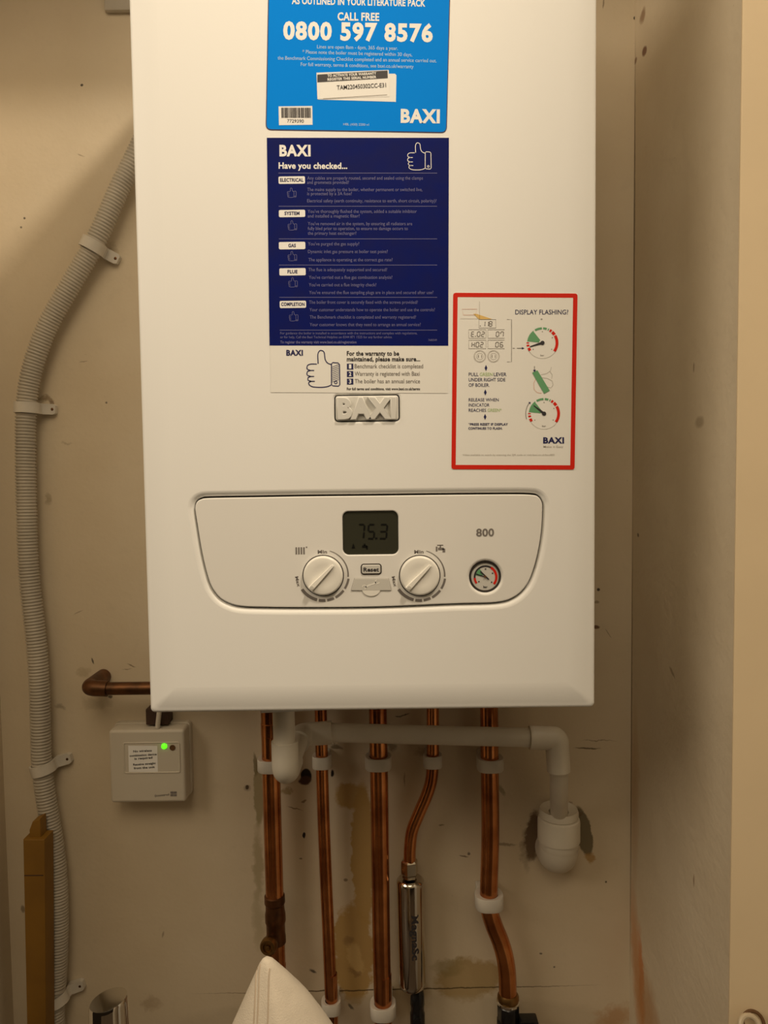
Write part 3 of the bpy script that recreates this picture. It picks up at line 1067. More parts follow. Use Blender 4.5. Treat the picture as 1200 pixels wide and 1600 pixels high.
def thumb_px(mb, x, y, w, h, lw, m, Y, lift, hatch=False):
    """outline drawing of a hand with the thumb up"""
    q = lambda pts: [(x + a * w, y + b * h) for a, b in pts]
    hand = [(0.47, 0.40), (0.30, 0.37), (0.12, 0.37), (0.02, 0.41), (0.01, 0.50), (0.10, 0.54), (0.02, 0.57), (0.01, 0.66), (0.11, 0.70), (0.04, 0.73),
            (0.04, 0.80), (0.13, 0.83), (0.06, 0.86), (0.08, 0.93), (0.20, 0.98), (0.45, 0.99), (0.62, 0.97), (0.73, 0.93)]
    th = [(0.34, 0.36), (0.33, 0.12), (0.38, 0.02), (0.45, 0.01), (0.52, 0.06), (0.55, 0.24), (0.62, 0.34), (0.73, 0.38)]
    c3 = lambda pts: [(p.x, p.y) for p in catmull([(*a, 0) for a in pts], 4)]
    line_px(mb, c3(q(hand[1:])), lw, Y, m, lift)
    line_px(mb, c3(q(th)), lw, Y, m, lift)
    for a, b in ((0.22, 0.54), (0.22, 0.70), (0.24, 0.83)):
        line_px(mb, q([(0.08, b), (a, b)]), lw, Y, m, lift)
    line_px(mb, q([(0.74, 0.36), (0.78, 0.33), (0.94, 0.34), (0.98, 0.38), (0.99, 0.92), (0.95, 0.96), (0.78, 0.95), (0.74, 0.92)]), lw, Y, m, lift, True)
    cxx, cyy = x + 0.87 * w, y + 0.86 * h
    line_px(mb, [(cxx + 0.04 * w * math.cos(2 * PI * k / 10), cyy + 0.04 * w * math.sin(2 * PI * k / 10)) for k in range(10)], lw * 0.8, Y, m, lift, True)
    if hatch:
        for k in range(9):
            b = 0.40 + k * 0.05
            line_px(mb, q([(0.76, b + 0.05), (0.96, b - 0.02)]), lw * 0.45, Y, m, lift)


thumb_px(mb, 636.8, 223.3, 37.2, 43, 1.0, 'whiteprint', YF, L1)
mb.build('thumbs_up_symbol', navy)
mb = MB()
for x, y in ((449, 294), (450, 345), (450, 393), (451, 434), (452, 487)):
    mb = MB()
    thumb_px(mb, x, y, 14, 15, 0.6, 'dimprint', YF, L1)
    mb.build('faint_thumb_symbol', navy)
mb = MB()
for s, xl, yb, xr in (
        ('Any cables are properly routed, secured and sealed using the clamps', 480, 281, 660.8),
        ('and grommets provided?', 480, 287.7, 545.3),
        ('The mains supply to the boiler, whether permanent or switched live,', 480, 298.9, 660),
        ('is protected by a 3A fuse?', 480, 305.3, 549.9),
        ('Electrical safety (earth continuity, resistance to earth, short circuit, polarity)?', 480, 316.5, 682),
        ("You've thoroughly flushed the system, added a suitable inhibitor", 480.8, 333, 651.2),
        ('and installed a magnetic filter?', 480.8, 340.2, 562),
        ("You've removed air in the system, by ensuring all radiators are", 481, 352.2, 644),
        ('fully bled prior to operation, to ensure no damage occurs to', 481, 359.7, 637.3),
        ('the primary heat exchanger?', 481, 367.1, 556.8),
        ("You've purged the gas supply?", 481.3, 383.7, 561.3),
        ('Dynamic inlet gas pressure at boiler test point?', 481.3, 395.7, 605.9),
        ('The appliance is operating at the correct gas rate?', 482, 408.5, 613.3),
        ('The flue is adequately supported and secured?', 482, 424, 604.8),
        ("You've carried out a flue gas combustion analysis?", 482.6, 435.9, 613),
        ("You've carried out a flue integrity check?", 482.6, 447.6, 588),
        ("You've ensured the flue sampling plugs are in place and secured after use?", 483, 459.6, 677),
        ('The boiler front cover is securely fixed with the screws provided?', 483, 474.8, 652.8),
        ('Your customer understands how to operate the boiler and use the controls?', 483.6, 486.5, 679.5),
        ('The Benchmark checklist is completed and warranty registered?', 484, 498, 650),
        ('Your customer knows that they need to arrange an annual service?', 484, 509.7, 657.3)):
    T(s, xl, yb, xr, yb, 4.9, 'dimprint')
mb.build('checklist_text', navy)
mb = MB()
T('For guidance the boiler is installed in accordance with the instructions and complies with regulations,', 438, 522.5, 652, 522.5, 3.6, 'dimprint')
T('or for help, Call the Baxi Technical Helpline on 0344 871 1525 for any further advice.', 438, 528.6, 613, 528.6, 3.6, 'dimprint')
T('To register the warranty visit www.baxi.co.uk/registration', 438, 536.6, 557, 536.6, 3.9, 'dimprint', True)
mb.build('small_print', navy)
mb = MB()
T('7680549', 669, 533, 682.7, 533, 3.0, 'dimprint')
mb.build('print_code', navy)
mb = MB()
# white strip
T('BAXI', 447.5, 555.4, 473.4, 555.4, 8.0, 'navyprint', 2)
mb.build('logo', navy)
mb = MB()
thumb_px(mb, 479.5, 547.3, 52, 58.5, 1.5, 'navyprint', YF, L1, True)
mb.build('thumbs_up_symbol', navy)
mb = MB()
T('For the warranty to be', 542, 555.6, 623.5, 555.6, 6.6, 'darkprint', True)
T('maintained, please make sure...', 542, 564.4, 656.5, 564.4, 6.6, 'darkprint', True)
for k, s, xr in ((0, 'Benchmark checklist is completed', 661), (1, 'Warranty is registered with Baxi', 655.6), (2, 'The boiler has an annual service', 656.2)):
    y = 568.2 + k * 11.7
    rect_px(mb, 542.2, y, 552, y + 9.3, YF, 'navyprint', L1)
    T(str(k + 1), 545.2, y + 7.6, 549, y + 7.6, 6.0, 'whiteprint', True, L2)
    T(s, 554.2, y + 7.2, xr, y + 7.2, 6.4, 'greyprint')
T('For full terms and conditions, visit www.baxi.co.uk/terms', 542, 609.6, 656.2, 609.6, 3.8, 'darkprint', True)
mb.build('reminder_list', navy)

# white one with the red border
mb, o = sticker_base([(708, 457.5), (902.3, 458.7), (897.6, 733.8), (705.2, 733.2)], 4.5, 'paper')
bridge(mb, [ring3(o, YF - LS - 0.0001), ring3(round_px([(715, 464.3), (895.3, 465.4), (890.8, 727), (711.9, 726.4)], 0.8), YF - LS - 0.0001)], 'red')
redst = mb.build('sticker', boiler, label='white instruction sticker with a red border', smooth=False)
mb = MB()
cx4 = lambda x: x / 5.161 + 690
cy4 = lambda y: y / 5.161 + 440
T = lambda s, xl, xr, yb, cap, m='navyprint', bold=False: text_px(mb, s, cx4(xl), cy4(yb), cx4(xr), cy4(yb), cap / 5.161, YF, m, L1, bold)
Ln = lambda pts, w, m='greyprint', cl=False: line_px(mb, [(cx4(a), cy4(b)) for a, b in pts], w, YF, m, L1, cl)
T('DISPLAY FLASHING?', 593, 1020, 265, 36)
mb.build('heading', redst)
mb = MB()
T('+', 797, 813, 312, 16, 'greyprint', True)
Ln([(150, 300), (305, 300), (305, 160)], 0.5, 'paleline')
Ln([(163, 223), (285, 223), (272, 270), (176, 270)], 0.6, 'pinkline', True)
quad_px(mb, [(cx4(255), cy4(260)), (cx4(285), cy4(262)), (cx4(408), cy4(303)), (cx4(302), cy4(306))], YF, 'yellow', L1)
mb.build('boiler_sketch', redst)
mb = MB()
Ln([(300, 306), (437, 306), (437, 375), (300, 375)], 0.6, 'greyprint', True)
for y0, y1 in ((388, 457), (473, 541)):
    Ln([(218, y0), (357, y0), (357, y1), (218, y1)], 0.6, 'greyprint', True)
    Ln([(507, y0), (372, y0), (372, y1), (507, y1)], 0.6, 'greyprint')
DIG = {'0': 'abcdef', '1': 'bc', '2': 'abged', '6': 'afedcg', '7': 'abcf', '8': 'abcdefg', 'E': 'afged', 'H': 'fegbc'}


def digits(s, x, yb, w, h, adv):
    for ch in s:
        if ch == '.':
            rect_px(mb, cx4(x - 4), cy4(yb - 5), cx4(x + 4), cy4(yb + 2), YF, 'greyprint', L1)
            x += 14
        else:
            digit_px(mb, DIG[ch], cx4(x), cy4(yb), w / 5.161, h / 5.161, 1.1, 0.08, YF, 'greyprint', L1)
            x += adv


digits('.118', 312, 360, 22, 38, 28)
digits('E.02', 238, 443, 22, 38, 34)
digits('07', 438, 443, 22, 38, 36)
digits('H02', 242, 528, 22, 38, 34)
digits('06', 434, 528, 22, 38, 36)
for kx in (308, 418):
    for r in (48, 42, 26):
        Ln([(kx + r * math.cos(2 * PI * k / 28), 603 + r * math.sin(2 * PI * k / 28)) for k in range(28)], 0.5, 'paleline', True)
    Ln([(kx - 12, 592), (kx - 12, 614)], 0.9, 'greyprint')
    Ln([(kx + 14, 592), (kx + 14, 614)], 0.7, 'greyprint')
mb.build('code_display', redst)
mb = MB()
Ln([(527, 306), (563, 306), (563, 648), (527, 648)], 0.7)
Ln([(572, 538), (590, 538)], 0.8)
Ln([(606, 538), (650, 538)], 1.0)
quad_px(mb, [(cx4(646), cy4(529)), (cx4(668), cy4(538)), (cx4(646), cy4(547))], YF, 'navyprint', L1)
mb.build('bracket_arrow', redst)
mb = MB()
for x, y in ((357, 697), (352, 894), (350, 1091)):
    quad_px(mb, [(cx4(x - 11), cy4(y)), (cx4(x), cy4(y - 25)), (cx4(x + 11), cy4(y)), (cx4(x), cy4(y + 25))], YF, 'navyprint', L1)
T('PULL', 218, 297, 762, 27)
T('GREEN', 307, 410, 762, 27, 'palegreen')
T('LEVER', 420, 522, 762, 27)
T('UNDER RIGHT SIDE', 218, 513, 805, 27)
T('OF BOILER.', 218, 385, 848, 27)
T('RELEASE WHEN', 218, 460, 966, 25)
T('INDICATOR', 218, 385, 1008, 25)
T('REACHES', 218, 358, 1050, 25)
T('GREEN*', 370, 482, 1050, 25, 'palegreen')
T('*PRESS RESET IF DISPLAY', 215, 535, 1160, 18, 'navyprint', True)
T('CONTINUES TO FLASH.', 215, 490, 1193, 18, 'navyprint', True)
mb.build('instruction_text', redst)
mb = MB()
T('BAXI', 818, 986, 1303, 45, bold=2)
T('Make it Easy', 820, 980, 1340, 17, 'paleline')
mb.build('logo', redst)
mb = MB()
T('Video available to watch by scanning the QR code or visit baxi.co.uk/baxi800', 170, 910, 1404, 14, 'paleline')
mb.build('small_print', redst)
mb = MB()


def dial(cx, cy, needle):
    x, y, r = cx4(cx), cy4(cy), 24.3
    A = lambda rr, a0, a1, w, m: arc_px(mb, x, y, rr, a0, a1, w, w, YF, m, L1)
    A(r, 118, 242, 0.5, 'paleline')
    A(r - 1, -86, -36, 0.8, 'green')
    A(r * 0.58, -84, -38, r * 0.72, 'green')
    A(r - 1.5, -30, -2, 3.2, 'green')
    A(r - 1.5, 3, 17, 3.2, 'green')
    A(r - 1.5, 22, 26, 3.4, 'green')
    A(r - 1.5, 30, 38, 4.4, 'red')
    A(r - 1.5, 42, 56, 4.6, 'red')
    A(r - 1.5, 60, 125, 4.4, 'red')
    for a0, a1 in ((-92, -88), (-104, -97), (-122, -110)):
        A(r - 1.5, a0, a1, 4.2, 'red')
    t = math.radians(needle)
    tx, ty = x + 20.5 * math.sin(t), y - 20.5 * math.cos(t)
    nx, ny = math.cos(t) * 2.0, math.sin(t) * 2.0
    quad_px(mb, [(x - nx, y - ny), (tx - nx * .35, ty - ny * .35), (tx + nx * .35, ty + ny * .35), (x + nx, y + ny)], YF, 'darkprint', L2)
    flat(mb, circ(*P2(x, y, YF), 3.2 / ppm(YF), 20), YF - L3, 'darkprint')
    for a in (-125, 0, 62, 125):
        t = math.radians(a)
        rect_px(mb, x + 17.5 * math.sin(t) - .7, y - 17.5 * math.cos(t) - .7, x + 17.5 * math.sin(t) + .7, y - 17.5 * math.cos(t) + .7, YF, 'greyprint', L1)
    text_px(mb, 'bar', x - 3, y + 20.6, x + 3, y + 20.6, 2.6, YF, 'greyprint', L1)


dial(812, 495, -107)
mb.build('dial_diagram', redst)
mb = MB()
dial(825, 1065, -52)
arc_px(mb, cx4(825), cy4(1065), 28.5, -108, -55, 0.9, 0.9, YF, 'greyprint', L1)
quad_px(mb, [(cx4(700), cy4(972)), (cx4(718), cy4(972)), (cx4(712), cy4(990))], YF, 'navyprint', L1)
mb.build('dial_diagram', redst)
mb = MB()
# the green lever and the fingers sketched round it
Ln([(760, 780), (742, 820), (745, 870), (770, 895), (805, 900)], 0.7, 'pinkline')
Ln([(805, 775), (850, 780), (890, 800), (898, 835), (880, 858), (850, 850)], 0.7, 'paleline')
Ln([(800, 752), (845, 742), (875, 722), (885, 690)], 0.6, 'paleline')
Ln([(870, 722), (892, 752), (886, 785)], 0.6, 'paleline')
quad_px(mb, [(cx4(729), cy4(735)), (cx4(772), cy4(716)), (cx4(871), cy4(880)), (cx4(825), cy4(904))], YF, 'green', L2)
Ln([(748, 682), (748, 722)], 0.9)
quad_px(mb, [(cx4(736), cy4(712)), (cx4(760), cy4(712)), (cx4(748), cy4(732))], YF, 'navyprint', L3)
mb.build('lever_diagram', redst)

# underside: tray lip of thin white sheet, slightly askew
mb = MB()
a, c = at(408, 1113.4, -0.272), at(548, 1108.4, -0.272)
vs = [(a.x, -0.272, a.z - 0.0004), (c.x, -0.272, c.z + 0.0004), (c.x, -0.240, c.z + 0.0004), (a.x, -0.240, a.z - 0.0004),
      (a.x, -0.272, bz0 + 0.001), (c.x, -0.272, bz0 + 0.001), (c.x, -0.240, bz0 + 0.001), (a.x, -0.240, bz0 + 0.001)]
mb.add(vs, [(0, 1, 5, 4), (1, 2, 6, 5), (2, 3, 7, 6), (3, 0, 4, 7), (4, 5, 6, 7), (3, 2, 1, 0)], 'case')
mb.build('drip_tray', boiler, label='thin white sheet lip under the boiler')

# ------------------------------------------------------------------ copper pipes
GP = 'copper pipes under the boiler'


def pipe_pts(px, Y, extra_top=0.012, floor=0.0):
    pts = [at(x, y, Y) for x, y in px]
    pts[0].z = max(pts[0].z, bz0 - 0.0005) if extra_top is None else bz0 - 0.0004
    return pts


def pipe(name, label, px, Y, r, end=0.0, smooth=6, group=None, m='copper'):
    pts = pipe_pts(px, Y)
    if end is not None:
        last = pts[-1].copy()
        last.z = end
        pts.append(last)
    path = catmull(pts, smooth)
    o = thing(name, label, 'pipe', (path[-1].x, Y, path[-1].z), group or GP)
    mb = MB()
    tube(mb, path, r, m, 28)
    mb.build('tube', o)
    return o


YP22, YP15 = -0.032, -0.027
p1 = pipe('copper_pipe', 'thick copper pipe behind the white elbow, with a brass drain valve low down', [(421, 1105), (424, 1215), (427, 1325), (432, 1500), (435, 1600)], YP22, 0.0112)
p2 = pipe('copper_pipe', 'thin straight copper pipe, second from left, beside the ochre wall stain', [(500.6, 1105), (503.7, 1220), (507.5, 1330), (513.5, 1470), (517, 1557), (519, 1600)], YP15, 0.0077)
p3 = pipe('copper_pipe', 'thick straight copper pipe in the middle, left of the chrome cylinder', [(589.6, 1105), (592.5, 1220), (594, 1330), (596, 1470), (598, 1562), (599, 1600)], YP22, 0.0112)
p4 = pipe('copper_pipe', 'thin copper pipe with a kink entering the chrome cylinder', [(676.5, 1105), (676.3, 1150), (676, 1190), (674, 1218), (667, 1242), (655, 1270), (644, 1298), (640.5, 1325), (640, 1350)], YP15, 0.0077, end=None)
p5 = pipe('copper_pipe', 'thick copper pipe furthest right, bending right above a black valve', [(763.5, 1105), (765.5, 1225), (766, 1310), (763.8, 1390), (764.5, 1420), (771.5, 1445), (781.5, 1470), (788.8, 1495), (792.5, 1522), (793.7, 1560)], YP22, 0.0112, end=None)

# drain valve on the first pipe
mb = MB()
c0, c1 = at(429, 1398, YP22), at(431.5, 1470, YP22)
d = c1 - c0
lathe(mb, c0, d, [(0, 0.0114), (0.001, 0.0128), (0.010, 0.0130), (0.012, 0.0116), (0.020, 0.0120), (0.024, 0.0128), (0.034, 0.0130), (0.037, 0.0118), (0.05, 0.0118), (0.054, 0.0124), (0.062, 0.0124)], 'tarnish', 28)
mb.build('coupling', p1, label='tarnished coupling on the pipe')
mb = MB()
q = at(421, 1476, YP22 - 0.02)
q1 = at(432, 1462, YP22)
lathe(mb, q1, q - q1, [(0, 0.008), ((q - q1).length, 0.008)], 'tarnish', 20)
dv = Vector((-0.12, -1, 0.12)).normalized()
lathe(mb, q - dv * 0.004, dv, [(0, 0.0085), (0.003, 0.0105), (0.010, 0.0105), (0.0125, 0.0088), (0.0125, 0.006), (0.010, 0.0055), (0.010, 0.0032), (0.013, 0.0026), (0.0135, 0.0)], 'brass', 28)
mb.build('drain_valve', p1, label='small round brass drain valve')
# soldered ring near the top of first pipe
mb = MB()
q = at(423, 1128, YP22)
lathe(mb, q, (0, 0, -1), [(0, 0.0114), (0.001, 0.0124), (0.016, 0.0124), (0.017, 0.0114)], 'copper', 28)
mb.build('collar', p1)

# ------------------------------------------------------------------ chrome water conditioner on the fourth pipe
YM = YP15 + 0.001
mt, mbm = at(641, 1374, YM), at(644, 1545, YM)
cond = thing('water_conditioner', 'chrome cylinder with vertical black lettering on the kinked thin pipe', 'water conditioner', (mbm.x, YM, mbm.z))
ax = (mbm - mt).normalized()
L = (mbm - mt).length
rb_ = 0.0176
mb = MB()
lathe(mb, mt, ax, [(-0.0012, 0.0100), (-0.0012, 0.0150), (0.001, rb_ - 0.0004), (0.003, rb_), (L - 0.012, rb_), (L - 0.004, rb_ - 0.002), (L, rb_ - 0.006), (L + 0.004, 0.008)], 'dark_chrome', 48)
body = mb.build('body', cond)
mb = MB()
nt = at(639.5, 1343, YM)
hx = []
sdx, sdy = Vector((1, 0, 0)), Vector((0, 1, 0))
for dist, rr in ((0, 0.0092), (0.002, 0.0108), (0.017, 0.0108), (0.019, 0.0095), (0.0225, 0.0095)):
    hx.append([nt + ax * dist + sdx * rr * math.cos(PI / 3 * j + 0.26) + sdy * rr * math.sin(PI / 3 * j + 0.26) for j in range(6)])
bridge(mb, hx, 'nickel', cap0=True, cap1=True)
mb.build('compression_nut', cond, label='hexagonal nickel nut at the top', smooth=False)
# lettering wrapped round the cylinder
mb = MB()
vs, fs = glyphs('MagnaSc', True)
x0, x1 = min(v.x for v in vs), max(v.x for v in vs)
ls = 0.058 / (x1 - x0)
z0 = at(646, 1418, YM).z
cen = mt + ax * 0.07
out = []
for v in vs:
    s = (v.y - 0.36) * 0.0125
    th = s / rb_ + 0.28
    zz = z0 - (v.x - x0) * ls
    cc = mt + ax * ((mt.z - zz) / -ax.z if ax.z else 0)
    out.append((cc.x + math.sin(th) * (rb_ + 0.0003), cc.y - math.cos(th) * (rb_ + 0.0003), zz))
mb.add(out, fs, 'darkprint')
mb.build('lettering', cond)
# black isolating valve below
vb = at(652, 1552, YM - 0.004)
vlv = thing('black_valve', 'black valve directly below the chrome cylinder', 'valve', (vb.x, vb.y, vb.z - 0.12))
mb = MB()
lathe(mb, vb, (0, 0, -1), [(-0.006, 0.007), (0, 0.0088), (0.014, 0.0092), (0.016, 0.0085), (0.024, 0.0085), (0.026, 0.0094), (0.05, 0.0094), (0.052, 0.0078), (0.12, 0.0078)], 'black', 24)
mb.build('valve_body', vlv)
mb = MB()
lathe(mb, vb + Vector((0, -0.004, -0.03)), (0, -1, 0), [(0, 0.0045), (0.008, 0.0042), (0.0085, 0.0)], 'black', 16)
mb.build('spindle', vlv)
mb = MB()
tube(mb, [Vector((vb.x, vb.y, vb.z - 0.121)), Vector((vb.x, vb.y, 0.0))], 0.0077, 'copper', 20)
o = mb.build('copper_pipe'); tag(o, 'short thin copper pipe below the black valve under the chrome cylinder', 'pipe', GP)

# black valve on the fifth pipe
vq = at(794, 1556, YP22)
v5 = thing('black_valve', 'black valve with bright rings under the right-hand bent pipe', 'valve', (vq.x, vq.y, vq.z - 0.07))
mb = MB()
lathe(mb, vq, (0, 0, -1), [(-0.004, 0.0114), (0, 0.0136), (0.004, 0.0136), (0.005, 0.012)], 'brass', 28)
mb.build('olive_ring', v5, label='brass ring at the pipe end')
mb = MB()
lathe(mb, vq + Vector((0, 0, -0.005)), (0, 0, -1), [(0, 0.0128), (0.001, 0.0146), (0.0035, 0.0146), (0.0045, 0.0128)], 'chrome', 28)
mb.build('chrome_ring', v5, label='bright chrome ring')
mb = MB()
lathe(mb, vq + Vector((0, 0, -0.009)), (0, 0, -1), [(0, 0.0125), (0.002, 0.0142), (0.020, 0.0142), (0.022, 0.0130), (0.0235, 0.0150), (0.026, 0.0150), (0.028, 0.0135), (0.060, 0.0135)], 'black', 10)
mb.build('valve_body', v5)
mb = MB()
q0 = at(815, 1591, YP22 - 0.006)
q1 = at(840, 1612, YP22 - 0.006)
box(mb, q0.x - 0.004, q1.x, YP22 - 0.014, YP22 + 0.004, q1.z, q0.z, 'black', 0.002)
mb.build('lever', v5)
mb = MB()
tube(mb, [Vector((vq.x, vq.y, vq.z - 0.07)), Vector((vq.x, vq.y, 0.0))], 0.0112, 'copper', 20)
o = mb.build('copper_pipe'); tag(o, 'short thick copper pipe below the right-hand black valve', 'pipe', GP)

# ------------------------------------------------------------------ pipe clips
GC = 'white clips on the copper pipes'


def pipe_clip(px, py, Y, rp, label, h=0.0155, w=None):
    c = at(px, py, Y)
    w = w or rp * 1.48
    o = thing('pipe_clip', label, 'clip', (c.x, 0, c.z), GC)
    mb = MB()
    # ring with a squared-off front
    n = 36
    ro = []
    ri = []
    for k in range(n):
        t = 2 * PI * k / n
        ex = 0.72
        ct, st = math.cos(t), math.sin(t)
        ro.append((c.x + w * math.copysign(abs(ct) ** ex, ct), Y + w * math.copysign(abs(st) ** ex, st) * 0.92))
        ri.append((c.x + rp * 1.01 * ct, Y + rp * 1.01 * st))
    rings = [[(x, y, c.z - h / 2 + 0.001) for x, y in ri]]
    rings += [[(c.x + (x - c.x) * k, Y + (y - Y) * k, z) for x, y in ro] for k, z in
              ((0.96, c.z - h / 2), (1, c.z - h / 2 + 0.0012), (1, c.z + h / 2 - 0.0012), (0.96, c.z + h / 2))]
    rings += [[(x, y, c.z + h / 2 - 0.001) for x, y in ri]]
    bridge(mb, rings, 'clip')
    mb.build('collar', o)
    mb = MB()
    box(mb, c.x - w * 0.75, c.x + w * 0.75, Y + rp + 0.001, -0.0005, c.z - h / 2 + 0.001, c.z + h / 2 - 0.001, 'clip', 0.001)
    mb.build('base', o)


pipe_clip(423.5, 1193, YP22, 0.0112, 'white clip on the leftmost thick pipe, partly behind the white elbow')
pipe_clip(503, 1189, YP15, 0.0077, 'white clip on the second pipe, just right of the dark hole', w=0.0120)
pipe_clip(591, 1190, YP22, 0.0112, 'white clip on the middle thick pipe under the white drain pipe')
pipe_clip(676, 1188, YP15, 0.0077, 'white clip at the top of the kinked thin pipe', w=0.0118)
pipe_clip(765.5, 1192, YP22, 0.0112, 'white clip on the right-hand thick pipe close under the drain pipe')
pipe_clip(764, 1406, YP22, 0.0112, 'white clip on the right-hand thick pipe where it starts to bend', h=0.017, w=0.0178)
pipe_clip(517.5, 1571, YP15, 0.0077, 'white clip low on the second pipe beside the cloth', w=0.0125)
pipe_clip(598.5, 1576, YP22, 0.0112, 'white clip low on the middle thick pipe at the bottom edge', h=0.017, w=0.0165)

# ------------------------------------------------------------------ white condensate drain
YV, YH = -0.222, -0.098
cdn = thing('condensate_drain', 'white plastic drain pipe running level under the boiler into a wall elbow', 'drain pipe', tuple(at(660, 1150, YH)))
vt = at(443, 1110, YV); vt.z = bz0 - 0.0010
ve = at(446, 1208, YV)
rv, rs = 0.01075, 0.0132
mb = MB()
tube(mb, [vt, at(444.5, 1165, YV)], rv, 'pvc', 28)
mb.build('vertical_pipe', cdn)
hl = at(474, 1146, YH)
z_b = ve.z
corner = Vector((ve.x, YV, z_b))
back = Vector((ve.x + 0.002, YH, hl.z))
mb = MB()
sock = at(445, 1158, YV)
pts = [sock, sock + Vector((0, 0, -0.004))] + bend(sock, corner, back, 0.0125, 10) + [corner + (back - corner).normalized() * 0.034]
tube(mb, pts, [rs] * len(pts), 'pvc', 32)
mb.build('front_elbow', cdn, label='rounded white elbow facing the front')
mb = MB()
tube(mb, [corner + (back - corner).normalized() * 0.03, back + (corner - back).normalized() * 0.02], rv, 'pvc', 24)
mb.build('short_pipe', cdn)
hr = at(868, 1153.5, YH)
mb = MB()
s0 = back + (corner - back).normalized() * 0.032
e0 = at(519, 1144.5, YH)
pts = [s0] + bend(s0, back, hr, 0.016, 10) + [e0]
tube(mb, pts, rs, 'pvc', 32)
mb.build('rear_elbow', cdn)
mb = MB()
h0, h1 = at(515, 1144.5, YH), at(830, 1152.5, YH)
tube(mb, [h0, h1], rv, 'pvc', 28)
mb.build('level_pipe', cdn)
mb = MB()
rc = at(870, 1153.5, YH)
dn = at(873, 1204, YH)
e1 = at(827, 1152.5, YH)
pts = [e1] + bend(e1, rc, dn, 0.005, 8) + [dn]
tube(mb, pts, rs + 0.0002, 'pvc', 32)
mb.build('right_elbow', cdn)
YT = -0.0275
mb = MB()
b1 = at(873.5, 1278, YT - 0.004)
tube(mb, [dn + Vector((0, 0, 0.006)), at(873.4, 1222, YH + 0.008), b1], rv, 'pvc', 28)
mb.build('drop_pipe', cdn)
# large elbow fitting entering the wall
mb = MB()
tq = at(873, 1270, YT)
bq = at(873, 1330, YT)
kpt = 1 / ppm(YT)
R1 = 33.5 * kpt
zz = lambda py: at(873, py, YT).z
prof = [(zz(1286), 0.0118), (zz(1268), 0.0125), (zz(1266), R1 * 0.76), (zz(1263), R1 * 0.88), (zz(1268), R1 * 0.93), (zz(1274), R1 * 0.93), (zz(1276), R1 * 0.86),
        (zz(1278), R1 * 0.97), (zz(1282), R1), (zz(1311), R1), (zz(1312), R1 * 0.95), (zz(1313.5), R1 * 0.95)]
cx_ = tq.x
lathe(mb, (cx_, YT, 0), (0, 0, 1), prof, 'pvc', 40, False, False)
mb.build('compression_nut', cdn)
mb = MB()
zc = zz(1323)
prev = []
pts = [Vector((cx_, YT, zz(1312.5))), Vector((cx_, YT, zz(1320)))]
pts += bend(pts[-1], Vector((cx_, YT, zz(1340))), Vector((cx_, 0.0, zz(1340))), 0.020, 10) + [Vector((cx_, 0.002, zz(1340)))]
tube(mb, pts, R1 * 0.93, 'pvc', 40)
mb.build('wall_elbow', cdn, label='large white elbow going into the wall')

# ------------------------------------------------------------------ copper stub on the left
YK = -0.052
e = at(145, 1075.5, YK)
stub = thing('copper_pipe', 'short tarnished level copper pipe with an elbow, above the receiver box', 'pipe', tuple(e), GP)
mb = MB()
pr = Vector((bx0 + 0.012, YK, e.z - 0.001))
tube(mb, [at(160, 1076, YK), pr], 0.0078, 'tarnish', 24)
mb.build('tube', stub)
mb = MB()
e0 = at(168, 1076, YK)
ec = at(137, 1075, YK)
wl = Vector((ec.x, 0.0, ec.z))
pts = [e0] + bend(e0, ec, wl, 0.011, 8) + [wl + Vector((0, -0.001, 0))]
tube(mb, pts, 0.0096, 'tarnish', 26)
mb.build('elbow', stub, label='tarnished brown elbow turning into the wall')

# ------------------------------------------------------------------ conduit with its clips
YCN = -0.019
cp = [(216, 236), (206, 256), (186, 296), (150, 376), (112, 442), (78, 502), (58, 552), (46, 596), (41, 640), (40, 700), (41, 772), (45, 889), (57, 1005), (62, 1082), (64, 1160),
      (65, 1190), (69, 1227), (77, 1277), (84, 1321), (89, 1365), (91.5, 1424), (91, 1482), (88, 1541), (86, 1600)]
pts = [at(x, y, YCN) for x, y in cp]
pts[0] = at(262, 140, YCN)
last = pts[-1].copy(); last.z = 0.0
pts.append(last)
dense = catmull(pts, 40)
# resample at a quarter of the corrugation pitch
pitch = 0.0040
res = [dense[0]]
acc = 0
step = pitch / 4
for a, b in zip(dense[:-1], dense[1:]):
    seg = (b - a).length
    while acc + seg >= step:
        t = (step - acc) / seg
        a = a + (b - a) * t
        res.append(a)
        seg = (b - a).length
        acc = 0
    acc += seg
rr = [0.0123 if k % 4 in (0, 1) else 0.0107 for k in range(len(res))]
mb = MB()
tube(mb, res, rr, 'conduit', 22)
o = mb.build('conduit', angle=80)
tag(o, 'grey corrugated cable conduit curving down the left of the boiler', 'conduit')

GCC = 'white clips on the corrugated conduit'


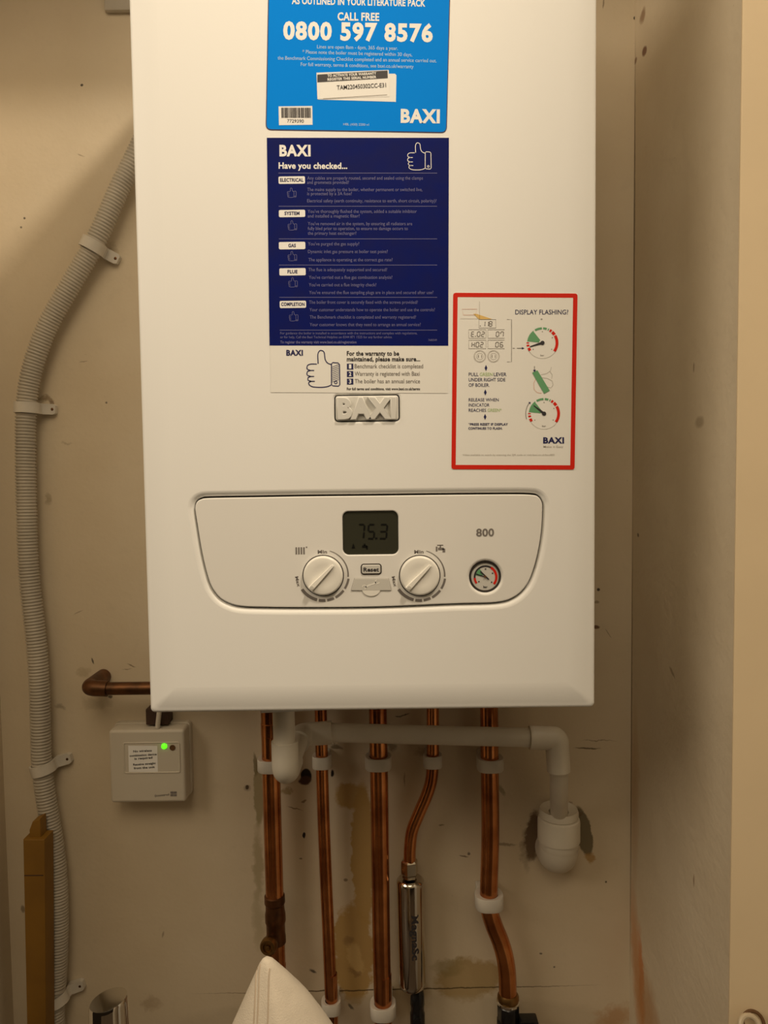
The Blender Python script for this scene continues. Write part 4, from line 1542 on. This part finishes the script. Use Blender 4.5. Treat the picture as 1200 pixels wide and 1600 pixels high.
def conduit_clip(px, py, ang, label, lug_px=26):
    """ang = direction of the lug in the photo, degrees below the horizontal"""
    c = at(px, py, YCN)
    t = math.radians(ang)
    u = Vector((math.cos(t), 0, -math.sin(t)))     # across, towards the lug
    a = Vector((math.sin(t), 0, math.cos(t)))      # along the conduit
    o = thing('conduit_clip', label, 'clip', (c.x, 0, c.z), GCC)
    r0, r1, hw = 0.0127, 0.0150, 0.0066
    mb = MB()
    n = 20
    rings = []
    for k in range(n + 1):
        ph = math.radians(-20 + 220 * k / n)
        du, dy = math.cos(ph), -math.sin(ph)
        pi_, po = c + u * (du * r0) + Vector((0, dy * r0, 0)), c + u * (du * r1) + Vector((0, dy * r1, 0))
        rings.append([pi_ - a * hw, po - a * hw, po + a * hw, pi_ + a * hw])
    bridge(mb, rings, 'clip', cap0=True, cap1=True)
    mb.build('strap', o)
    mb = MB()
    k0, k1 = 0.0135, 0.0135 + lug_px / ppm(0)
    rings = []
    for s, yb in ((k0 - 0.001, YCN + 0.004), (k0 + 0.001, -0.006), (k1 - 0.003, -0.0045), (k1, -0.0042)):
        q = Vector((c.x, 0, c.z)) + u * s
        hh = hw if s < k1 - 0.001 else hw * 0.7
        rings.append([q + Vector((0, yb - 0.003, 0)) - a * hh, q + Vector((0, yb - 0.003, 0)) + a * hh, q + Vector((0, -0.0004, 0)) + a * hh, q + Vector((0, -0.0004, 0)) - a * hh])
    bridge(mb, rings, 'clip', cap0=True, cap1=True)
    mb.build('lug', o, smooth=False)
    mb = MB()
    q = Vector((c.x, -0.006, c.z)) + u * ((k0 + k1) / 2 + 0.004)
    lathe(mb, q, (0, -1, 0), [(0, 0.0022), (0.0016, 0.0020), (0.0022, 0.0)], 'tarnish', 14)
    mb.build('nail', o)


conduit_clip(145, 384, 28, 'topmost conduit clip, slanted, where the conduit leans towards the boiler', 20)
conduit_clip(42, 637, 3, 'conduit clip at the bend where the conduit turns vertical', 20)
conduit_clip(67, 1200, -14, 'conduit clip left of the ivory receiver box', 22)
conduit_clip(88, 1560, -16, 'lowest conduit clip, near the chrome tap', 22)

# ------------------------------------------------------------------ wireless receiver box
YR = -0.033
r0, r1 = at(173, 1255, YR), at(287.5, 1140, YR)
rcv = thing('receiver_box', 'ivory square heating receiver with a lit green lamp below the boiler corner', 'receiver', ((r0.x + r1.x) / 2, 0, r0.z))
RO_ = rrect(r0.x, r1.x, r0.z, r1.z, 0.004)
mb = MB()
prism(mb, RO_, YR, -0.009, 'receiver', 0.0035, 5)
mb.build('cover', rcv)
mb = MB()
prism(mb, offset(RO_, 0.0015), -0.0095, 0.0, 'receiver', 0.001)
mb.build('base_plate', rcv)
mb = MB()
w0, w1 = P2(195, 1207.5, YR), P2(280, 1160, YR)
wo = rrect(w0[0], w1[0], w0[1], w1[1], 0.002)
rings = [ring3(offset(wo, 0.0012), YR - 0.0001), ring3(offset(wo, 0.0004), YR - 0.0010), ring3(offset(wo, -0.0004), YR - 0.0009), ring3(offset(wo, -0.0010), YR - 0.0002)]
bridge(mb, rings, 'receiver')
flat(mb, offset(wo, -0.0009), YR - 0.0002, 'receiver')
mb.build('window_frame', rcv)
mb = MB()
quad_px(mb, [(200.5, 1164.8), (246, 1165.2), (247, 1206), (201.5, 1206)], YR, 'label', 0.0005)
for s, xl, xr, yl, yr in (('No wireless', 208.5, 237.5, 1175.2, 1173.8), ('combination device', 203, 245, 1182.2, 1179.6), ('is required', 210.5, 238.5, 1186.8, 1184.8),
                          ('Receive straight', 208.5, 243.5, 1196, 1193.6), ('from the unit', 209.5, 242, 1201.6, 1199.6)):
    text_px(mb, s, xl, yl, xr, yr, 3.2, YR, 'darkprint', 0.0007, True)
mb.build('paper_label', rcv, label='small white printed label')
mb = MB()
q = at(256.8, 1165.8, YR)
lathe(mb, (q.x, YR, q.z), (0, -1, 0), [(0, 0.0036), (0.0014, 0.0034), (0.0026, 0.0022), (0.003, 0.0)], 'led', 20)
mb.build('indicator_lamp', rcv, label='glowing green indicator lamp')
mb = MB()
q = at(269.6, 1168, YR)
lathe(mb, (q.x, YR, q.z), (0, -1, 0), [(0, 0.0036), (0.0012, 0.0034), (0.0012, 0.0028), (0.0005, 0.0026), (0.0005, 0.0)], 'brown', 20)
mb.build('push_button', rcv, label='small brown push button')
mb = MB()
text_px(mb, '(control', 242, 1244.6, 264.5, 1242.6, 3.2, YR, 'greyprint', 0.0003, True)
for i in range(2):
    for j in range(2):
        rect_px(mb, 266.4 + i * 5.2, 1236.4 + j * 4.2, 271 + i * 5.2, 1240 + j * 4.2, YR, 'greyprint', 0.0003)
mb.build('printed_mark', rcv)

# dark block and cable between boiler and receiver
k0, k1 = at(232, 1131, -0.012), at(262, 1108, -0.022)
mb = MB()
box(mb, k0.x, k1.x, -0.022, -0.0003, r1.z + 0.0025, k1.z, 'darkwood', 0.001)
o = mb.build('dark_block'); tag(o, 'dark brown block between the boiler corner and the ivory receiver', 'block')
mb = MB()
ca, cb = at(272, 1108, -0.10), at(246, 1133, -0.028)
ca.z = bz0 - 0.0008
cb.z = r1.z + 0.0012
tube(mb, [ca, Vector((ca.x * .4 + cb.x * .6, -0.045, bz0 - 0.010)), cb], 0.0030, 'pvc', 14)
o = mb.build('cable'); tag(o, 'short white cable from the boiler down to the ivory receiver', 'cable')

# grey block at the top left behind the boiler
mb = MB()
k0, k1 = at(162, 16, -0.008), at(240, -60, -0.008)
box(mb, k0.x, k1.x, -0.008, -0.0003, k0.z, k1.z, 'conduit', 0.003)
o = mb.build('wall_bracket'); tag(o, 'small grey block on the wall at the top left edge of the boiler', 'bracket')

# ------------------------------------------------------------------ wooden strip
mb = MB()
yw = -0.058
a, c, e = at(36, 1312, yw), at(69.5, 1312, yw), at(42, 1600, yw)
f = at(71.5, 1600, yw)
# leaning batten: front outline from top to floor, solid to near the wall
drop = (a.z - 0.0)
sl = (e.x - a.x) / (a.z - e.z)
sr = (f.x - c.x) / (c.z - f.z)
fl_ = [(a.x, a.z), (c.x, c.z), (c.x + sr * drop * 0.5, c.z - drop * 0.5), (c.x + sr * drop * 0.5, 0.0), (a.x + sl * drop * 0.5, 0.0), (a.x + sl * drop * 0.5, a.z - drop * 0.5)]
prism(mb, fl_[::-1], yw, -0.034, 'wood', 0.001)
wd = thing('timber_batten', 'upright yellow wooden batten in the lower left corner beside the conduit', 'wooden batten', (a.x, yw, 0.0))
mb.build('board', wd)
mb = MB()
t0, t1 = at(50, 1310, yw + 0.012), at(66, 1276, yw + 0.012)
prism(mb, [(t0.x, t0.z - 0.002), (t1.x, t0.z - 0.002), (t1.x, t1.z), (t0.x + 0.004, t1.z - 0.004), (t0.x, t1.z - 0.014)], yw + 0.006, -0.036, 'wood', 0.001)
mb.build('splintered_tip', wd, label='broken lighter end of the batten')
mb = MB()
s0, s1 = at(38, 1368, yw), at(69, 1368, yw)
box(mb, s0.x, s1.x - 0.001, yw - 0.0003, yw + 0.002, s0.z - 0.0006, s0.z + 0.0006, 'darkwood')
mb.build('joint_line', wd, label='dark joint across the batten')

# ------------------------------------------------------------------ chrome tap
YTP = -0.235
tc_ = at(169.5, 1562, YTP)
tap = thing('tap', 'chrome tap top with a slanted face at the bottom left', 'tap', (tc_.x, YTP, 0.775))
rt_ = 29.5 / ppm(YTP)
mb = MB()
n = 56
rings = []
tilt = Vector((0.33, 0.0, 1))            # top leans: higher on the right


def top_ring(r, dz):
    return [(tc_.x + r * math.cos(2 * PI * j / n), YTP + r * math.sin(2 * PI * j / n),
             tc_.z + dz + 0.17 * r * math.cos(2 * PI * j / n)) for j in range(n)]


rings.append([(tc_.x + rt_ * 1.18 * math.cos(2 * PI * j / n), YTP + rt_ * 1.18 * math.sin(2 * PI * j / n), tc_.z - 0.09) for j in range(n)])
rings.append(top_ring(rt_ * 1.02, -0.0035))
rings.append(top_ring(rt_ * 1.00, -0.0012))
rings.append(top_ring(rt_ * 0.97, 0.0))
bridge(mb, rings, 'chrome', cap1=True)
mb.build('handle', tap, angle=25)
mb = MB()
lathe(mb, (tc_.x, YTP, 0.775), (0, 0, 1), [(0, 0.030), (0.006, 0.030), (0.008, 0.024), (tc_.z - 0.09 - 0.775 - 0.002, 0.0235)], 'chrome', 48)
mb.build('tap_body', tap)

# ------------------------------------------------------------------ cloth
YCL = -0.36
cl = [(1497, 413, 421), (1500, 409, 427), (1506, 405, 433), (1514, 401.5, 441), (1524, 397, 451), (1535, 392, 461), (1548, 386, 473), (1562, 380, 485), (1580, 372, 498), (1600, 363, 512), (1640, 346, 538), (1700, 318, 575)]
rings = []
n = 72


def cloth_pt(row, ph, lift=0.0):
    y, xl, xr = row
    a, b = at(xl, y, YCL), at(xr, y, YCL)
    cx, hw = (a.x + b.x) / 2, (b.x - a.x) / 2
    s = math.cos(ph)
    dep = hw * 0.75 + 0.001
    wob = 1 + 0.05 * math.sin(3 * ph + y * 0.01) * min(1, hw / 0.02)
    fold = 0.06 * hw * math.sin(5 * ph + 1.0 + (y - 1500) * 0.006)
    return Vector((cx + hw * s, YCL - (dep * math.sin(ph) * wob + fold * math.sin(ph) ** 2 + lift), a.z + (b.z - a.z) * (s + 1) / 2))


for row in cl:
    rings.append([cloth_pt(row, 2 * PI * j / n) for j in range(n)])
# hang on down to the shelf
lastr = rings[-1]
mx_, my_ = sum(p.x for p in lastr) / n, sum(p.y for p in lastr) / n
for kk, zz_ in ((1.04, 0.95), (1.07, 0.776)):
    rings.append([Vector((mx_ + (p.x - mx_) * kk, my_ + (p.y - my_) * kk, zz_ + (p.z - lastr[0].z) * (0.5 if zz_ > 0.9 else 0))) for p in lastr])
clo = thing('cloth', 'pale cream cloth peaked at the top in front of the pipes at the bottom', 'cloth', (mx_, my_, 0.776))
mb = MB()
bridge(mb, rings, 'cloth', cap0=True, cap1=True)
mb.build('fabric', clo, angle=80)
mb = MB()
for xs in ([(404, 1509), (402, 1516), (402.5, 1535), (403, 1560), (402.5, 1600), (400, 1640)], [(423, 1505), (423, 1516), (424, 1535), (425, 1560), (425, 1600), (424, 1640)],
           [(408, 1503), (407, 1516), (408, 1540), (408.5, 1600), (407, 1640)]):
    path = []
    for x, y in catmull([(a, b, 0) for a, b in xs], 6) and [(p.x, p.y) for p in catmull([(a, b, 0) for a, b in xs], 6)]:
        for r0_, r1_ in zip(cl[:-1], cl[1:]):
            if r0_[0] <= y <= r1_[0]:
                t = (y - r0_[0]) / (r1_[0] - r0_[0])
                row = tuple(r0_[k] * (1 - t) + r1_[k] * t for k in range(3))
                u = (x - (row[1] + row[2]) / 2) / ((row[2] - row[1]) / 2)
                u = max(-0.97, min(0.97, u))
                path.append(cloth_pt(row, math.acos(u), 0.0001))
                break
    tube(mb, path, 0.00055, 'seam', 8)
mb.build('hem_seam', clo, label='stitched hem lines')

# ------------------------------------------------------------------ ring at the bottom right
mb = MB()
q = at(1172, 1604, YE - 0.014)


def torus(mb, c, R, r, m, n=32, k=10, tilt=0.0):
    rings = []
    for i in range(n):
        t = 2 * PI * i / n
        d = Vector((math.cos(t), math.sin(t) * math.sin(tilt), math.sin(t) * math.cos(tilt)))
        nrm = Vector((0, math.cos(tilt), -math.sin(tilt)))
        rings.append([c + d * (R + r * math.cos(2 * PI * j / k)) + nrm * (r * math.sin(2 * PI * j / k)) for j in range(k)])
    rings.append(rings[0])
    bridge(mb, rings, m)


hk = thing('ring_pull', 'small cream and brown ring at the bottom of the beige door frame', 'ring', tuple(q))
torus(mb, q, 0.0085, 0.0025, 'cream', tilt=0.5)
mb.build('cream_ring', hk)
mb = MB()
torus(mb, q + Vector((0.004, 0.002, 0.0015)), 0.0095, 0.0016, 'brown', tilt=0.5)
mb.build('brown_band', hk)
mb = MB()
lathe(mb, (q.x, YE - 0.0027, q.z - 0.012), (0, -1, 0), [(0, 0.006), (0.002, 0.0058), (0.003, 0.003), (0.016, 0.0028)], 'cream', 18)
mb.build('stem', hk)
